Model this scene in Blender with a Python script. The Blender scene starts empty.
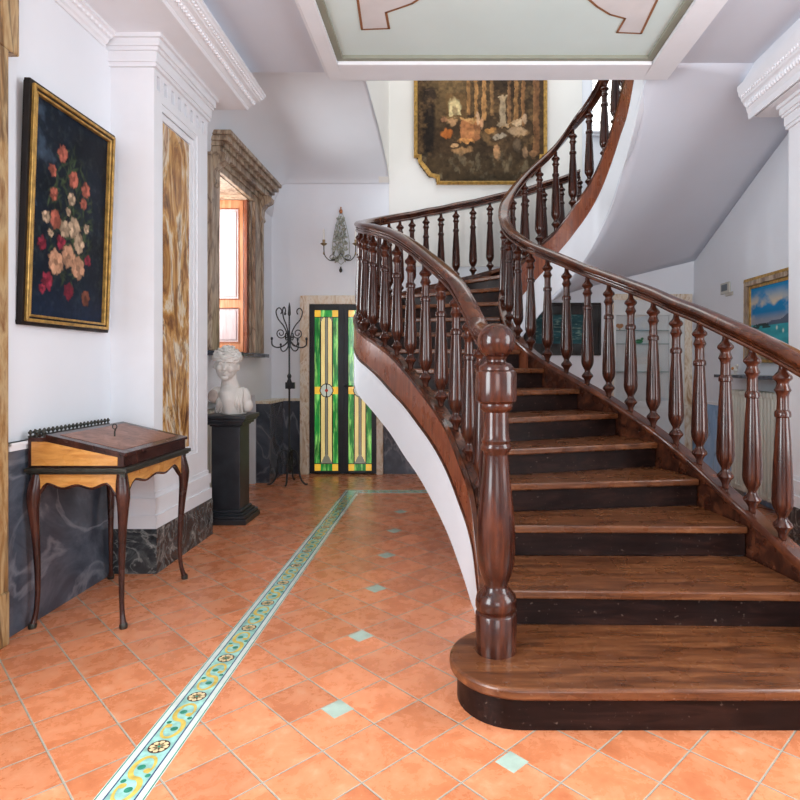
import bpy, bmesh, math, random
import numpy as np
from mathutils import Vector, Matrix
random.seed(4)
S = bpy.context.scene
COL = S.collection
PI = math.pi
# ------------------------------------------------------------------ camera, world, exposure
CAMZ = 1.3
cam = bpy.data.objects.new('camera', bpy.data.cameras.new('camera'))
COL.objects.link(cam); S.camera = cam
cam.location = (0, 0, CAMZ); cam.rotation_euler = (PI/2, 0, 0)
cam.data.sensor_width = 36; cam.data.lens = 27.0
cam.data.shift_x = -47/800; cam.data.shift_y = -34/800
cam.data.clip_start = 0.05
S.view_settings.view_transform = 'Standard'; S.view_settings.look = 'None'
S.view_settings.exposure = 0.10; S.view_settings.gamma = 1.0
S.view_settings.use_curve_mapping = False
w = bpy.data.worlds.new('world'); S.world = w; w.use_nodes = True
w.node_tree.nodes['Background'].inputs[0].default_value = (0.86, 0.93, 1.0, 1)
w.node_tree.nodes['Background'].inputs[1].default_value = 0.9
def area(name, loc, rot, sx, sy, power, color=(1, 1, 1)):
    l = bpy.data.lights.new(name, 'AREA'); l.shape = 'RECTANGLE'; l.size = sx; l.size_y = sy
    l.energy = power; l.color = color
    o = bpy.data.objects.new(name, l); COL.objects.link(o); o.location = loc; o.rotation_euler = rot
    return o
area('fill_light_behind', (0.6, -2.88, 1.9), (math.radians(90), 0, 0), 1.9, 2.1, 62, (0.93, 0.97, 1))  # added fill light behind the camera, no window is known there
area('window_light_left_near', (-2.08, 0.35, 1.85), (0, math.radians(-90), 0), 2.1, 1.5, 165, (0.90, 0.96, 1))
area('window_light_right_near', (2.94, 1.5, 1.85), (0, math.radians(90), 0), 2.1, 1.6, 100, (0.90, 0.96, 1))
area('daylight_left_window', (-3.1, 5.95, 2.6), (0, math.radians(-96), 0), 1.6, 1.0, 125, (0.93, 0.97, 1))
area('stairwell_fill_light', (0.7, 5.9, 5.9), (0, 0, 0), 2.4, 2.2, 38, (1, 0.97, 0.92))  # unseen overhead light added to brighten the stairwell

def W(px, py, Y):
    return Vector(((px-447)/600*Y, Y, CAMZ+(366-py)/600*Y))

# ------------------------------------------------------------------ materials
def new_mat(name):
    m = bpy.data.materials.new(name); m.use_nodes = True
    return m, m.node_tree.nodes, m.node_tree.links, m.node_tree.nodes['Principled BSDF']
def ramp(ns, stops):
    r = ns.new('ShaderNodeValToRGB')
    el = r.color_ramp.elements
    el[0].position, el[0].color = stops[0][0], (*stops[0][1], 1)
    el[1].position, el[1].color = stops[-1][0], (*stops[-1][1], 1)
    for p, c in stops[1:-1]:
        e = el.new(p); e.color = (*c, 1)
    return r
def srgb(r, g, b):
    f = lambda c: ((c/255+0.055)/1.055)**2.4 if c > 10 else c/255/12.92
    return (f(r), f(g), f(b))
def plain(name, c, rough=0.5, metal=0.0, var=0.06, scale=6, emis=None, bump=0.0, coat=0):
    m, ns, ls, b = new_mat(name)
    tc = ns.new('ShaderNodeTexCoord'); n = ns.new('ShaderNodeTexNoise')
    n.inputs['Scale'].default_value = scale; n.inputs['Detail'].default_value = 5
    ls.new(tc.outputs['Object'], n.inputs['Vector'])
    r = ramp(ns, [(0.3, tuple(x*(1-var) for x in c)), (0.7, tuple(min(1, x*(1+var)) for x in c))])
    ls.new(n.outputs['Fac'], r.inputs[0]); ls.new(r.outputs[0], b.inputs['Base Color'])
    b.inputs['Roughness'].default_value = rough; b.inputs['Metallic'].default_value = metal
    b.inputs['Coat Weight'].default_value = coat; b.inputs['Coat Roughness'].default_value = 0.12
    if emis:
        b.inputs['Emission Color'].default_value = (*c, 1); b.inputs['Emission Strength'].default_value = emis
    if bump:
        bp = ns.new('ShaderNodeBump'); bp.inputs['Strength'].default_value = bump; bp.inputs['Distance'].default_value = 0.01
        ls.new(n.outputs['Fac'], bp.inputs['Height']); ls.new(bp.outputs[0], b.inputs['Normal'])
    return m
def wood(name, dark, mid, light, stretch=(8, 8, 1), rough=0.25, coat=0.4, wear=False, spec=0.5, bmp=0.12):
    m, ns, ls, b = new_mat(name); b.inputs['Specular IOR Level'].default_value = spec
    tc = ns.new('ShaderNodeTexCoord'); mp = ns.new('ShaderNodeMapping'); mp.inputs['Scale'].default_value = stretch
    ls.new(tc.outputs['Object'], mp.inputs[0])
    n = ns.new('ShaderNodeTexNoise'); n.inputs['Scale'].default_value = 3; n.inputs['Detail'].default_value = 8
    n.inputs['Roughness'].default_value = 0.65; n.inputs['Distortion'].default_value = 0.6
    ls.new(mp.outputs[0], n.inputs['Vector'])
    r = ramp(ns, [(0.28, dark), (0.5, mid), (0.74, light)])
    ls.new(n.outputs['Fac'], r.inputs[0]); out = r.outputs[0]
    if wear:
        n3 = ns.new('ShaderNodeTexNoise'); n3.inputs['Scale'].default_value = 60; n3.inputs['Detail'].default_value = 2
        ls.new(tc.outputs['Object'], n3.inputs['Vector'])
        r3 = ramp(ns, [(0.68, (0, 0, 0)), (0.76, (1, 1, 1))]); ls.new(n3.outputs['Fac'], r3.inputs[0])
        mx = ns.new('ShaderNodeMix'); mx.data_type = 'RGBA'; mx.inputs['B'].default_value = (0.35, 0.25, 0.2, 1)
        mu = ns.new('ShaderNodeMath'); mu.operation = 'MULTIPLY'; mu.inputs[1].default_value = 0.3
        ls.new(r3.outputs[0], mu.inputs[0]); ls.new(mu.outputs[0], mx.inputs['Factor']); ls.new(out, mx.inputs['A'])
        out = mx.outputs['Result']
    ls.new(out, b.inputs['Base Color'])
    n2 = ns.new('ShaderNodeTexNoise'); n2.inputs['Scale'].default_value = 9
    ls.new(tc.outputs['Object'], n2.inputs['Vector'])
    rr = ramp(ns, [(0.3, (rough*0.8,)*3), (0.7, (min(1, rough*1.5),)*3)]); ls.new(n2.outputs['Fac'], rr.inputs[0])
    ls.new(rr.outputs[0], b.inputs['Roughness'])
    b.inputs['Coat Weight'].default_value = coat; b.inputs['Coat Roughness'].default_value = 0.12
    bp = ns.new('ShaderNodeBump'); bp.inputs['Strength'].default_value = bmp; bp.inputs['Distance'].default_value = 0.004
    ls.new(n.outputs['Fac'], bp.inputs['Height']); ls.new(bp.outputs[0], b.inputs['Normal'])
    return m
def marble(name, stops, scale=3, dist=2.0, stretch=(1, 1, 0.5), rough=0.22, vein=None, vamt=0.6, vscale=2.5):
    m, ns, ls, b = new_mat(name)
    tc = ns.new('ShaderNodeTexCoord'); mp = ns.new('ShaderNodeMapping'); mp.inputs['Scale'].default_value = stretch
    mp.inputs['Rotation'].default_value = (0.3, 0.2, 0.1)
    ls.new(tc.outputs['Object'], mp.inputs[0])
    n = ns.new('ShaderNodeTexNoise'); n.inputs['Scale'].default_value = scale; n.inputs['Detail'].default_value = 9
    n.inputs['Roughness'].default_value = 0.62; n.inputs['Distortion'].default_value = dist
    ls.new(mp.outputs[0], n.inputs['Vector'])
    r = ramp(ns, stops); ls.new(n.outputs['Fac'], r.inputs[0]); out = r.outputs[0]
    if vein:
        v = ns.new('ShaderNodeTexNoise'); v.inputs['Scale'].default_value = vscale; v.inputs['Detail'].default_value = 6
        v.inputs['Distortion'].default_value = dist*1.2; ls.new(mp.outputs[0], v.inputs['Vector'])
        vr = ramp(ns, [(0.47, (0, 0, 0)), (0.5, (vamt,)*3), (0.53, (0, 0, 0))]); ls.new(v.outputs['Fac'], vr.inputs[0])
        mx = ns.new('ShaderNodeMix'); mx.data_type = 'RGBA'; mx.inputs['B'].default_value = (*vein, 1)
        ls.new(vr.outputs[0], mx.inputs['Factor']); ls.new(out, mx.inputs['A']); out = mx.outputs['Result']
    ls.new(out, b.inputs['Base Color']); b.inputs['Roughness'].default_value = rough
    return m
def vcol(name, rough=0.5, emis=0, coat=0):
    m, ns, ls, b = new_mat(name)
    a = ns.new('ShaderNodeAttribute'); a.attribute_name = 'Col'
    ls.new(a.outputs['Color'], b.inputs['Base Color']); b.inputs['Roughness'].default_value = rough
    b.inputs['Coat Weight'].default_value = coat
    if emis:
        ls.new(a.outputs['Color'], b.inputs['Emission Color']); b.inputs['Emission Strength'].default_value = emis
    return m
M = {}
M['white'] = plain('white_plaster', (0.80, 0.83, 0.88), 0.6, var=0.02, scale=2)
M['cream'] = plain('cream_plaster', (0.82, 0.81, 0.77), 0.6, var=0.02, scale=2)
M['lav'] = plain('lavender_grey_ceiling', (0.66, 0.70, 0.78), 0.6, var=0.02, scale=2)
M['trim'] = plain('white_trim_paint', (0.82, 0.84, 0.88), 0.45, var=0.02)
M['coffer'] = plain('pale_green_ceiling_panel', (0.66, 0.78, 0.76), 0.6, var=0.03, scale=2)
M['olive'] = plain('olive_band', (0.27, 0.28, 0.22), 0.6)
M['brownline'] = plain('brown_painted_line', (0.28, 0.12, 0.05), 0.6)
M['palepanel'] = plain('pale_painted_panel', (0.68, 0.66, 0.66), 0.6)
M['mahog'] = wood('mahogany', (0.012, 0.0035, 0.0025), (0.040, 0.0105, 0.006), (0.12, 0.032, 0.014), (6, 6, 1.0), 0.15, 0.2, spec=0.32, bmp=0.015)
M['rail'] = wood('polished_rail_wood', (0.022, 0.008, 0.006), (0.070, 0.019, 0.009), (0.17, 0.050, 0.018), (2.2, 2.2, 2.2), 0.15, 0.3, spec=0.4, bmp=0.03)
M['string'] = wood('red_brown_stringer_wood', (0.10, 0.025, 0.012), (0.22, 0.058, 0.025), (0.36, 0.12, 0.05), (14, 14, 1.5), 0.28, 0.4)
M['stringin'] = wood('dark_stringer_wood', (0.012, 0.004, 0.003), (0.045, 0.013, 0.007), (0.17, 0.052, 0.022), (4, 4, 4), 0.25, 0.1, spec=0.35)
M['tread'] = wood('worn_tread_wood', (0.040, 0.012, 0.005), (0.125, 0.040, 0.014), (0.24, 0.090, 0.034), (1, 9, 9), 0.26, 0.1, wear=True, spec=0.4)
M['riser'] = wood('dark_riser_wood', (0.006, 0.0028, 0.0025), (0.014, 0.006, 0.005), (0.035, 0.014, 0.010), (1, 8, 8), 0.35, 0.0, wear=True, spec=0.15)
M['gold'] = plain('gilded_wood', (0.50, 0.30, 0.08), 0.35, 0.5, var=0.4, scale=25)
M['blackwood'] = wood('black_lacquer_wood', (0.004, 0.003, 0.003), (0.012, 0.008, 0.007), (0.03, 0.018, 0.014), rough=0.4, coat=0.0, spec=0.25)
M['deskwood'] = wood('dark_desk_wood', (0.012, 0.005, 0.004), (0.04, 0.012, 0.009), (0.10, 0.033, 0.02), (5, 5, 1.5), 0.2, 0.1, spec=0.35, bmp=0.03)
M['satin'] = wood('golden_satinwood', (0.42, 0.16, 0.035), (0.62, 0.29, 0.07), (0.78, 0.43, 0.13), (2, 4, 14), 0.25, 0.5)
M['orange'] = wood('orange_shutter_wood', (0.33, 0.11, 0.04), (0.50, 0.19, 0.08), (0.66, 0.32, 0.17), (12, 12, 1), 0.4, 0.2)
M['shutpanel'] = wood('shutter_panel_glare', (0.36, 0.26, 0.25), (0.48, 0.38, 0.37), (0.58, 0.49, 0.48), (12, 12, 1), 0.4, 0.1)  # pale tone paints the bright light reflected on the brown panels
M['leather'] = marble('mottled_brown_leather', [(0.3, (0.10, 0.035, 0.022)), (0.5, (0.25, 0.10, 0.06)), (0.7, (0.38, 0.19, 0.13))], 14, 1, (1, 1, 1), 0.4)
M['iron'] = plain('wrought_iron', (0.02, 0.022, 0.026), 0.4, 0.4, var=0.3)
M['brass'] = plain('aged_brass', (0.30, 0.22, 0.12), 0.4, 0.7, var=0.3, scale=30)
M['ormolu'] = plain('dark_bronze_mount', (0.05, 0.05, 0.042), 0.4, 0.6, var=0.3, scale=40)
M['brownmarble'] = marble('brown_yellow_marble', [(0.32, (0.10, 0.035, 0.012)), (0.43, (0.36, 0.16, 0.04)), (0.50, (0.60, 0.34, 0.11)), (0.57, (0.74, 0.66, 0.50)), (0.66, (0.40, 0.17, 0.05))], 1.9, 3.4, (1.6, 1.6, 0.5), 0.25, (0.10, 0.04, 0.02), 0.7, 1.6)
M['jambmarble'] = marble('tan_grey_marble', [(0.32, (0.10, 0.06, 0.035)), (0.45, (0.28, 0.19, 0.12)), (0.56, (0.50, 0.40, 0.29)), (0.68, (0.24, 0.15, 0.09))], 2.2, 2.5, (2.0, 2.0, 0.35), 0.3, (0.07, 0.035, 0.02), 0.7, 1.3)
M['ochremarble'] = marble('ochre_marble', [(0.32, (0.10, 0.045, 0.015)), (0.45, (0.34, 0.19, 0.07)), (0.55, (0.50, 0.36, 0.19)), (0.68, (0.20, 0.09, 0.03))], 2.6, 3.0, (2.0, 2.0, 0.35), 0.3, (0.06, 0.03, 0.015), 0.7, 1.1)
M['creammarble'] = marble('cream_veined_marble', [(0.30, (0.40, 0.22, 0.10)), (0.45, (0.70, 0.58, 0.42)), (0.56, (0.80, 0.74, 0.64)), (0.70, (0.45, 0.26, 0.10))], 4.5, 2.0, (2, 2, 0.8), 0.3)
M['darkmarble'] = marble('dark_blue_grey_marble', [(0.25, (0.018, 0.024, 0.034)), (0.5, (0.05, 0.062, 0.085)), (0.72, (0.13, 0.15, 0.19))], 1.4, 1.6, (1, 1, 1), 0.2, (0.35, 0.37, 0.42), 0.35, 1.3)
M['bluemarble'] = marble('blue_grey_marble', [(0.25, (0.18, 0.34, 0.56)), (0.5, (0.30, 0.50, 0.78)), (0.72, (0.50, 0.66, 0.86))], 1.6, 1.5, (1, 1, 1), 0.2, (0.10, 0.18, 0.30), 0.5, 1.3)
M['blackmarble'] = marble('black_marble_white_veins', [(0.3, (0.010, 0.012, 0.014)), (0.5, (0.04, 0.045, 0.05)), (0.60, (0.10, 0.11, 0.11)), (0.72, (0.42, 0.43, 0.42))], 7, 1.5, (1, 1, 1), 0.25, (0.4, 0.42, 0.4), 0.5, 5)
M['pedestal'] = marble('black_pedestal_stone', [(0.3, (0.012, 0.013, 0.016)), (0.6, (0.03, 0.033, 0.04)), (0.8, (0.055, 0.06, 0.07))], 5, 0.5, (1, 1, 1), 0.35)
M['bust'] = plain('white_bust_marble', (0.70, 0.67, 0.63), 0.45, var=0.06, scale=8)
M['stump'] = plain('pinkish_stump_face', (0.52, 0.42, 0.37), 0.6, var=0.2, scale=18)
M['radi'] = plain('cream_radiator_enamel', (0.62, 0.62, 0.55), 0.35)
M['glassshelf'] = plain('green_glass_shelf', (0.25, 0.36, 0.34), 0.1)
M['cabinet'] = plain('white_cabinet_paint', (0.70, 0.74, 0.74), 0.45, var=0.03)
M['candle'] = plain('white_candle_wax', (0.85, 0.84, 0.80), 0.5)
M['leaf'] = plain('grey_green_metal_leaf', (0.32, 0.34, 0.28), 0.4, 0.3, var=0.4, scale=40)
M['rust'] = plain('orange_gilt_finial', (0.40, 0.15, 0.05), 0.4, 0.3)
M['insets'] = plain('pale_green_inset_tile', (0.40, 0.50, 0.42), 0.2, var=0.15, scale=20)
M['b_white'] = plain('glazed_white', (0.62, 0.68, 0.63), 0.2, var=0.1, scale=15)
M['b_blue'] = plain('glazed_dark_blue', (0.03, 0.05, 0.14), 0.2)
M['b_teal'] = plain('glazed_teal', (0.30, 0.55, 0.48), 0.2, var=0.35, scale=25)
M['b_yellow'] = plain('glazed_yellow', (0.62, 0.45, 0.10), 0.2, var=0.25, scale=30)
M['b_green'] = plain('glazed_green', (0.03, 0.22, 0.14), 0.2, var=0.3, scale=30)
M['b_brown'] = plain('glazed_brown', (0.07, 0.035, 0.03), 0.2)
M['b_cream'] = plain('glazed_cream', (0.75, 0.58, 0.32), 0.2, var=0.1, scale=30)
M['pale'] = plain('pale_ceramic', (0.7, 0.68, 0.62), 0.3)
M['orn_orange'] = plain('orange_ornament', (0.5, 0.2, 0.03), 0.4)
M['orn_green'] = plain('green_ornament', (0.02, 0.2, 0.05), 0.3)
M['grey'] = plain('grey_plastic', (0.10, 0.13, 0.15), 0.4)
M['beige'] = plain('beige_plastic', (0.5, 0.48, 0.42), 0.4)
M['paint'] = vcol('oil_paint', 0.55, 0, 0)
M['paint'].node_tree.nodes['Principled BSDF'].inputs['Specular IOR Level'].default_value = 0.15
M['stain'] = vcol('backlit_stained_glass', 0.15, 0.55, 0.3)
m, ns, ls, b = new_mat('bright_window_glass'); b.inputs['Base Color'].default_value = (0.9, 0.9, 0.9, 1)
b.inputs['Emission Color'].default_value = (1, 0.97, 0.9, 1); b.inputs['Emission Strength'].default_value = 2.0; M['winglow'] = m
m, ns, ls, b = new_mat('clear_glass'); ls.clear() if hasattr(ls, 'clear') else None
tr = ns.new('ShaderNodeBsdfTransparent'); gl = ns.new('ShaderNodeBsdfGlossy'); gl.inputs['Roughness'].default_value = 0.03
ms = ns.new('ShaderNodeMixShader'); ms.inputs[0].default_value = 0.08
ls.new(tr.outputs[0], ms.inputs[1]); ls.new(gl.outputs[0], ms.inputs[2]); ls.new(ms.outputs[0], ns['Material Output'].inputs[0]); M['glass'] = m

# floor tiles
def floor_mat():
    m, ns, ls, b = new_mat('terracotta_tiles')
    d = 0.31
    tc = ns.new('ShaderNodeTexCoord'); sp = ns.new('ShaderNodeSeparateXYZ'); ls.new(tc.outputs['Object'], sp.inputs[0])
    def math_(op, a, c=None):
        n = ns.new('ShaderNodeMath'); n.operation = op
        for i, v in enumerate((a, c)):
            if v is None: continue
            if isinstance(v, (int, float)): n.inputs[i].default_value = v
            else: ls.new(v, n.inputs[i])
        return n.outputs[0]
    u = math_('DIVIDE', math_('ADD', math_('ADD', sp.outputs[0], sp.outputs[1]), -1.916+40*d), d)
    v = math_('DIVIDE', math_('ADD', math_('SUBTRACT', sp.outputs[1], sp.outputs[0]), -2.756+40*d), d)
    def line(c):
        f = math_('FRACT', c); a = math_('ABSOLUTE', math_('SUBTRACT', f, 0.5)); return math_('SUBTRACT', 0.5, a)
    e = math_('MINIMUM', line(u), line(v))
    gr = ns.new('ShaderNodeMapRange'); gr.inputs['From Min'].default_value = 0.009; gr.inputs['From Max'].default_value = 0.019
    ls.new(e, gr.inputs['Value'])
    cid = ns.new('ShaderNodeCombineXYZ'); ls.new(math_('FLOOR', u), cid.inputs[0]); ls.new(math_('FLOOR', v), cid.inputs[1])
    wn = ns.new('ShaderNodeTexWhiteNoise'); ls.new(cid.outputs[0], wn.inputs['Vector'])
    n = ns.new('ShaderNodeTexNoise'); n.inputs['Scale'].default_value = 9; n.inputs['Detail'].default_value = 10; n.inputs['Roughness'].default_value = 0.72
    n.inputs['Distortion'].default_value = 0.3
    va = ns.new('ShaderNodeVectorMath'); va.operation = 'ADD'; ls.new(tc.outputs['Object'], va.inputs[0])
    vs = ns.new('ShaderNodeVectorMath'); vs.operation = 'SCALE'; vs.inputs['Scale'].default_value = 7; ls.new(wn.outputs['Color'], vs.inputs[0])
    ls.new(vs.outputs[0], va.inputs[1]); ls.new(va.outputs[0], n.inputs['Vector'])
    r = ramp(ns, [(0.25, srgb(184, 104, 66)), (0.45, srgb(210, 128, 86)), (0.58, srgb(219, 141, 100)), (0.76, srgb(230, 172, 136))])
    ls.new(n.outputs['Fac'], r.inputs[0])
    hv = ns.new('ShaderNodeHueSaturation'); ls.new(r.outputs[0], hv.inputs['Color'])
    mr = ns.new('ShaderNodeMapRange'); mr.inputs['To Min'].default_value = 0.84; mr.inputs['To Max'].default_value = 1.08
    ls.new(wn.outputs['Value'], mr.inputs['Value']); ls.new(mr.outputs[0], hv.inputs['Value'])
    mx = ns.new('ShaderNodeMix'); mx.data_type = 'RGBA'; mx.inputs['A'].default_value = (*srgb(165, 160, 145), 1)
    ls.new(gr.outputs[0], mx.inputs['Factor']); ls.new(hv.outputs[0], mx.inputs['B']); ls.new(mx.outputs['Result'], b.inputs['Base Color'])
    rr = ramp(ns, [(0.3, (0.20,)*3), (0.7, (0.36,)*3)]); ls.new(n.outputs['Fac'], rr.inputs[0]); ls.new(rr.outputs[0], b.inputs['Roughness'])
    h = math_('ADD', math_('MULTIPLY', gr.outputs[0], 1.0), math_('MULTIPLY', n.outputs['Fac'], 0.35))
    bp = ns.new('ShaderNodeBump'); bp.inputs['Strength'].default_value = 0.5; bp.inputs['Distance'].default_value = 0.004
    ls.new(h, bp.inputs['Height']); ls.new(bp.outputs[0], b.inputs['Normal'])
    return m
M['floor'] = floor_mat()

# ------------------------------------------------------------------ mesh helpers
class MB:
    def __init__(s): s.v, s.f, s.mi = [], [], []
    def add(s, vs, fs, mi=0):
        o = len(s.v); s.v += [tuple(p) for p in vs]
        for f in fs: s.f.append([i+o for i in f]); s.mi.append(mi)
        return s
    def box(s, x0, x1, y0, y1, z0, z1, mi=0):
        x0, x1 = sorted((x0, x1)); y0, y1 = sorted((y0, y1)); z0, z1 = sorted((z0, z1))
        return s.add([(x0,y0,z0),(x1,y0,z0),(x1,y1,z0),(x0,y1,z0),(x0,y0,z1),(x1,y0,z1),(x1,y1,z1),(x0,y1,z1)],
                     [(0,3,2,1),(4,5,6,7),(0,1,5,4),(1,2,6,5),(2,3,7,6),(3,0,4,7)], mi)
    def prism(s, poly, a, b, fn, mi=0):
        """poly 2D points; fn(u,v,w) -> 3D; extruded w from a to b"""
        n = len(poly)
        vs = [fn(u, v, a) for u, v in poly]+[fn(u, v, b) for u, v in poly]
        return s.add(vs, [tuple(range(n-1, -1, -1)), tuple(range(n, 2*n))]+[(i, (i+1) % n, n+(i+1) % n, n+i) for i in range(n)], mi)
    def lathe(s, prof, c=(0, 0, 0), seg=16, mi=0):
        """prof (r,z) bottom to top"""
        n = len(prof); vs = []
        for r, z in prof:
            for k in range(seg):
                a = 2*PI*k/seg; vs.append((c[0]+r*math.cos(a), c[1]+r*math.sin(a), c[2]+z))
        fs = [(i*seg+k, i*seg+(k+1) % seg, (i+1)*seg+(k+1) % seg, (i+1)*seg+k) for i in range(n-1) for k in range(seg)]
        fs.append(tuple(range(seg-1, -1, -1))); fs.append(tuple((n-1)*seg+k for k in range(seg)))
        return s.add(vs, fs, mi)
    def tube(s, pts, rad, seg=8, mi=0, flat=1.0):
        pts = [Vector(p) for p in pts]; n = len(pts)
        if isinstance(rad, (int, float)): rad = [rad]*n
        vs = []; up = None
        for i, p in enumerate(pts):
            t = (pts[min(i+1, n-1)]-pts[max(i-1, 0)]).normalized()
            if up is None:
                up = Vector((0, 0, 1)) if abs(t.z) < 0.9 else Vector((1, 0, 0))
            a = t.cross(up)
            if a.length < 1e-5: a = t.cross(Vector((0, 1, 0)))
            a.normalize(); bb = a.cross(t).normalized(); up = bb
            for k in range(seg):
                an = 2*PI*k/seg; vs.append(p+a*math.cos(an)*rad[i]+bb*math.sin(an)*rad[i]*flat)
        fs = [(i*seg+k, i*seg+(k+1) % seg, (i+1)*seg+(k+1) % seg, (i+1)*seg+k) for i in range(n-1) for k in range(seg)]
        fs.append(tuple(range(seg-1, -1, -1))); fs.append(tuple((n-1)*seg+k for k in range(seg)))
        return s.add(vs, fs, mi)
    def ell(s, c, r, seg=12, rings=8, mi=0, mat=None):
        vs = []; c = Vector(c)
        for i in range(rings+1):
            th = PI*i/rings
            for k in range(seg):
                a = 2*PI*k/seg; p = Vector((r[0]*math.sin(th)*math.cos(a), r[1]*math.sin(th)*math.sin(a), -r[2]*math.cos(th)))
                if mat: p = mat @ p
                vs.append(c+p)
        fs = [(i*seg+k, i*seg+(k+1) % seg, (i+1)*seg+(k+1) % seg, (i+1)*seg+k) for i in range(rings) for k in range(seg)]
        return s.add(vs, fs, mi)
    def mesh(s, name, mats, smooth=False, bevel=False):
        me = bpy.data.meshes.new(name); me.from_pydata(s.v, [], s.f)
        for m in (mats if isinstance(mats, (list, tuple)) else [mats]): me.materials.append(m)
        for p, mi in zip(me.polygons, s.mi): p.material_index = mi
        bm = bmesh.new(); bm.from_mesh(me)
        bmesh.ops.remove_doubles(bm, verts=bm.verts, dist=1e-6)
        bmesh.ops.recalc_face_normals(bm, faces=bm.faces)
        if smooth:
            for f in bm.faces: f.smooth = True
            for e in bm.edges:
                if len(e.link_faces) == 2 and e.calc_face_angle(0) > math.radians(smooth if smooth > 1 else 50): e.smooth = False
        bm.to_mesh(me); bm.free()
        return me
    def build(s, name, mats, parent=None, smooth=False, bevel=0, shift=None):
        if parent is not None and shift is None: shift = parent_origin(parent)
        if shift is not None and Vector(shift).length > 0:
            sh = Vector(shift); s.v = [tuple(Vector(p)-sh) for p in s.v]
        o = bpy.data.objects.new(name, s.mesh(name, mats, smooth)); COL.objects.link(o)
        if parent is not None: o.parent = parent
        if bevel:
            bv = o.modifiers.new('bevel', 'BEVEL'); bv.width = bevel; bv.segments = 2; bv.limit_method = 'ANGLE'
        return o
def parent_origin(p):
    v = Vector((0, 0, 0))
    while p is not None: v += p.location; p = p.parent
    return v
def thing(name, label, cat, loc=(0, 0, 0), group=None):
    o = bpy.data.objects.new(name, None); o.empty_display_size = 0.1; COL.objects.link(o); o.location = loc
    tag(o, label, cat, group); return o
def tag(o, label, cat, group=None):
    o['label'] = label; o['category'] = cat
    if group: o['group'] = group
    return o
def struct(o, label=None):
    o['kind'] = 'structure'
    if label: o['label'] = label
    return o
XZ = lambda Y: (lambda u, v, w: (u, Y+w, v))
def yz(u, v, w): return (w, u, v)       # poly in (y,z), extrude x
def xz(u, v, w): return (u, w, v)       # poly in (x,z), extrude y
def xy(u, v, w): return (u, v, w)

# ------------------------------------------------------------------ structure
LW, RW, BW, CZ = -2.12, 2.98, 7.25, 3.60
mb = MB(); mb.box(-2.7, 3.2, -3, 7.6, -0.1, 0)
struct(mb.build('floor', M['floor']), 'glossy terracotta floor of diagonal tiles')
# inset tiles
mb = MB(); d = 0.31
for j in range(6):
    cx, cy = -0.415, 2.336-0.062+0.62*j-0.005*j
    mb.prism([(cx-0.062, cy), (cx, cy-0.062), (cx+0.062, cy), (cx, cy+0.062)], 0, 0.0012, xy)
cx, cy = 0.213, 1.97
mb.prism([(cx-0.055, cy), (cx, cy-0.055), (cx+0.055, cy), (cx, cy+0.055)], 0, 0.0012, xy)
for cx, cy in ((0.83, 2.27-0.62), (0.213, 1.35), (-0.415, 1.654), (-0.415, 1.034), (2.07, 5.3), (2.07, 4.6)):
    mb.prism([(cx-0.055, cy), (cx, cy-0.055), (cx+0.055, cy), (cx, cy+0.055)], 0, 0.0012, xy)
struct(mb.build('trim_1', M['insets']), 'small pale green diamond tiles set into the floor')
# majolica border
mb = MB()
bx0, bx1, yc = -1.06, -0.905, 6.29
def strip(a, b, z0, z1, mi):   # offsets across band 0..0.155 as an L running along Y then +X
    x0, x1 = bx0+a, bx0+b
    mb.box(x0, x1, -2.5, yc-a, z0, z1, mi)
    mb.box(x1, 1.2, yc-b, yc-a, z0, z1, mi)
strip(0, 0.155, 0, 0.0010, 0)
strip(0.003, 0.007, 0.0010, 0.0014, 3); strip(0.148, 0.152, 0.0010, 0.0014, 3)
strip(0.028, 0.033, 0.0010, 0.0014, 1); strip(0.122, 0.127, 0.0010, 0.0014, 1)
strip(0.033, 0.122, 0.0010, 0.0014, 2)
def ribbon(pts, wd, z, mi):
    n = len(pts); vs = []
    for i, p in enumerate(pts):
        a = Vector(pts[max(i-1, 0)]); c = Vector(pts[min(i+1, n-1)]); t = (c-a).normalized(); nn = Vector((-t.y, t.x))
        ww = wd*(0.35+0.65*math.sin(PI*(i+0.6)/(n+0.2)))
        vs += [(p[0]+nn.x*ww, p[1]+nn.y*ww, z), (p[0]-nn.x*ww, p[1]-nn.y*ww, z)]
    mb.add(vs, [(2*i, 2*i+1, 2*i+3, 2*i+2) for i in range(n-1)], mi)
def disc(cx, cy, r, z, mi, seg=14, ry=None):
    ry = ry or r
    mb.add([(cx+r*math.cos(2*PI*k/seg), cy+ry*math.sin(2*PI*k/seg), z) for k in range(seg)], [tuple(range(seg))], mi)
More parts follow.
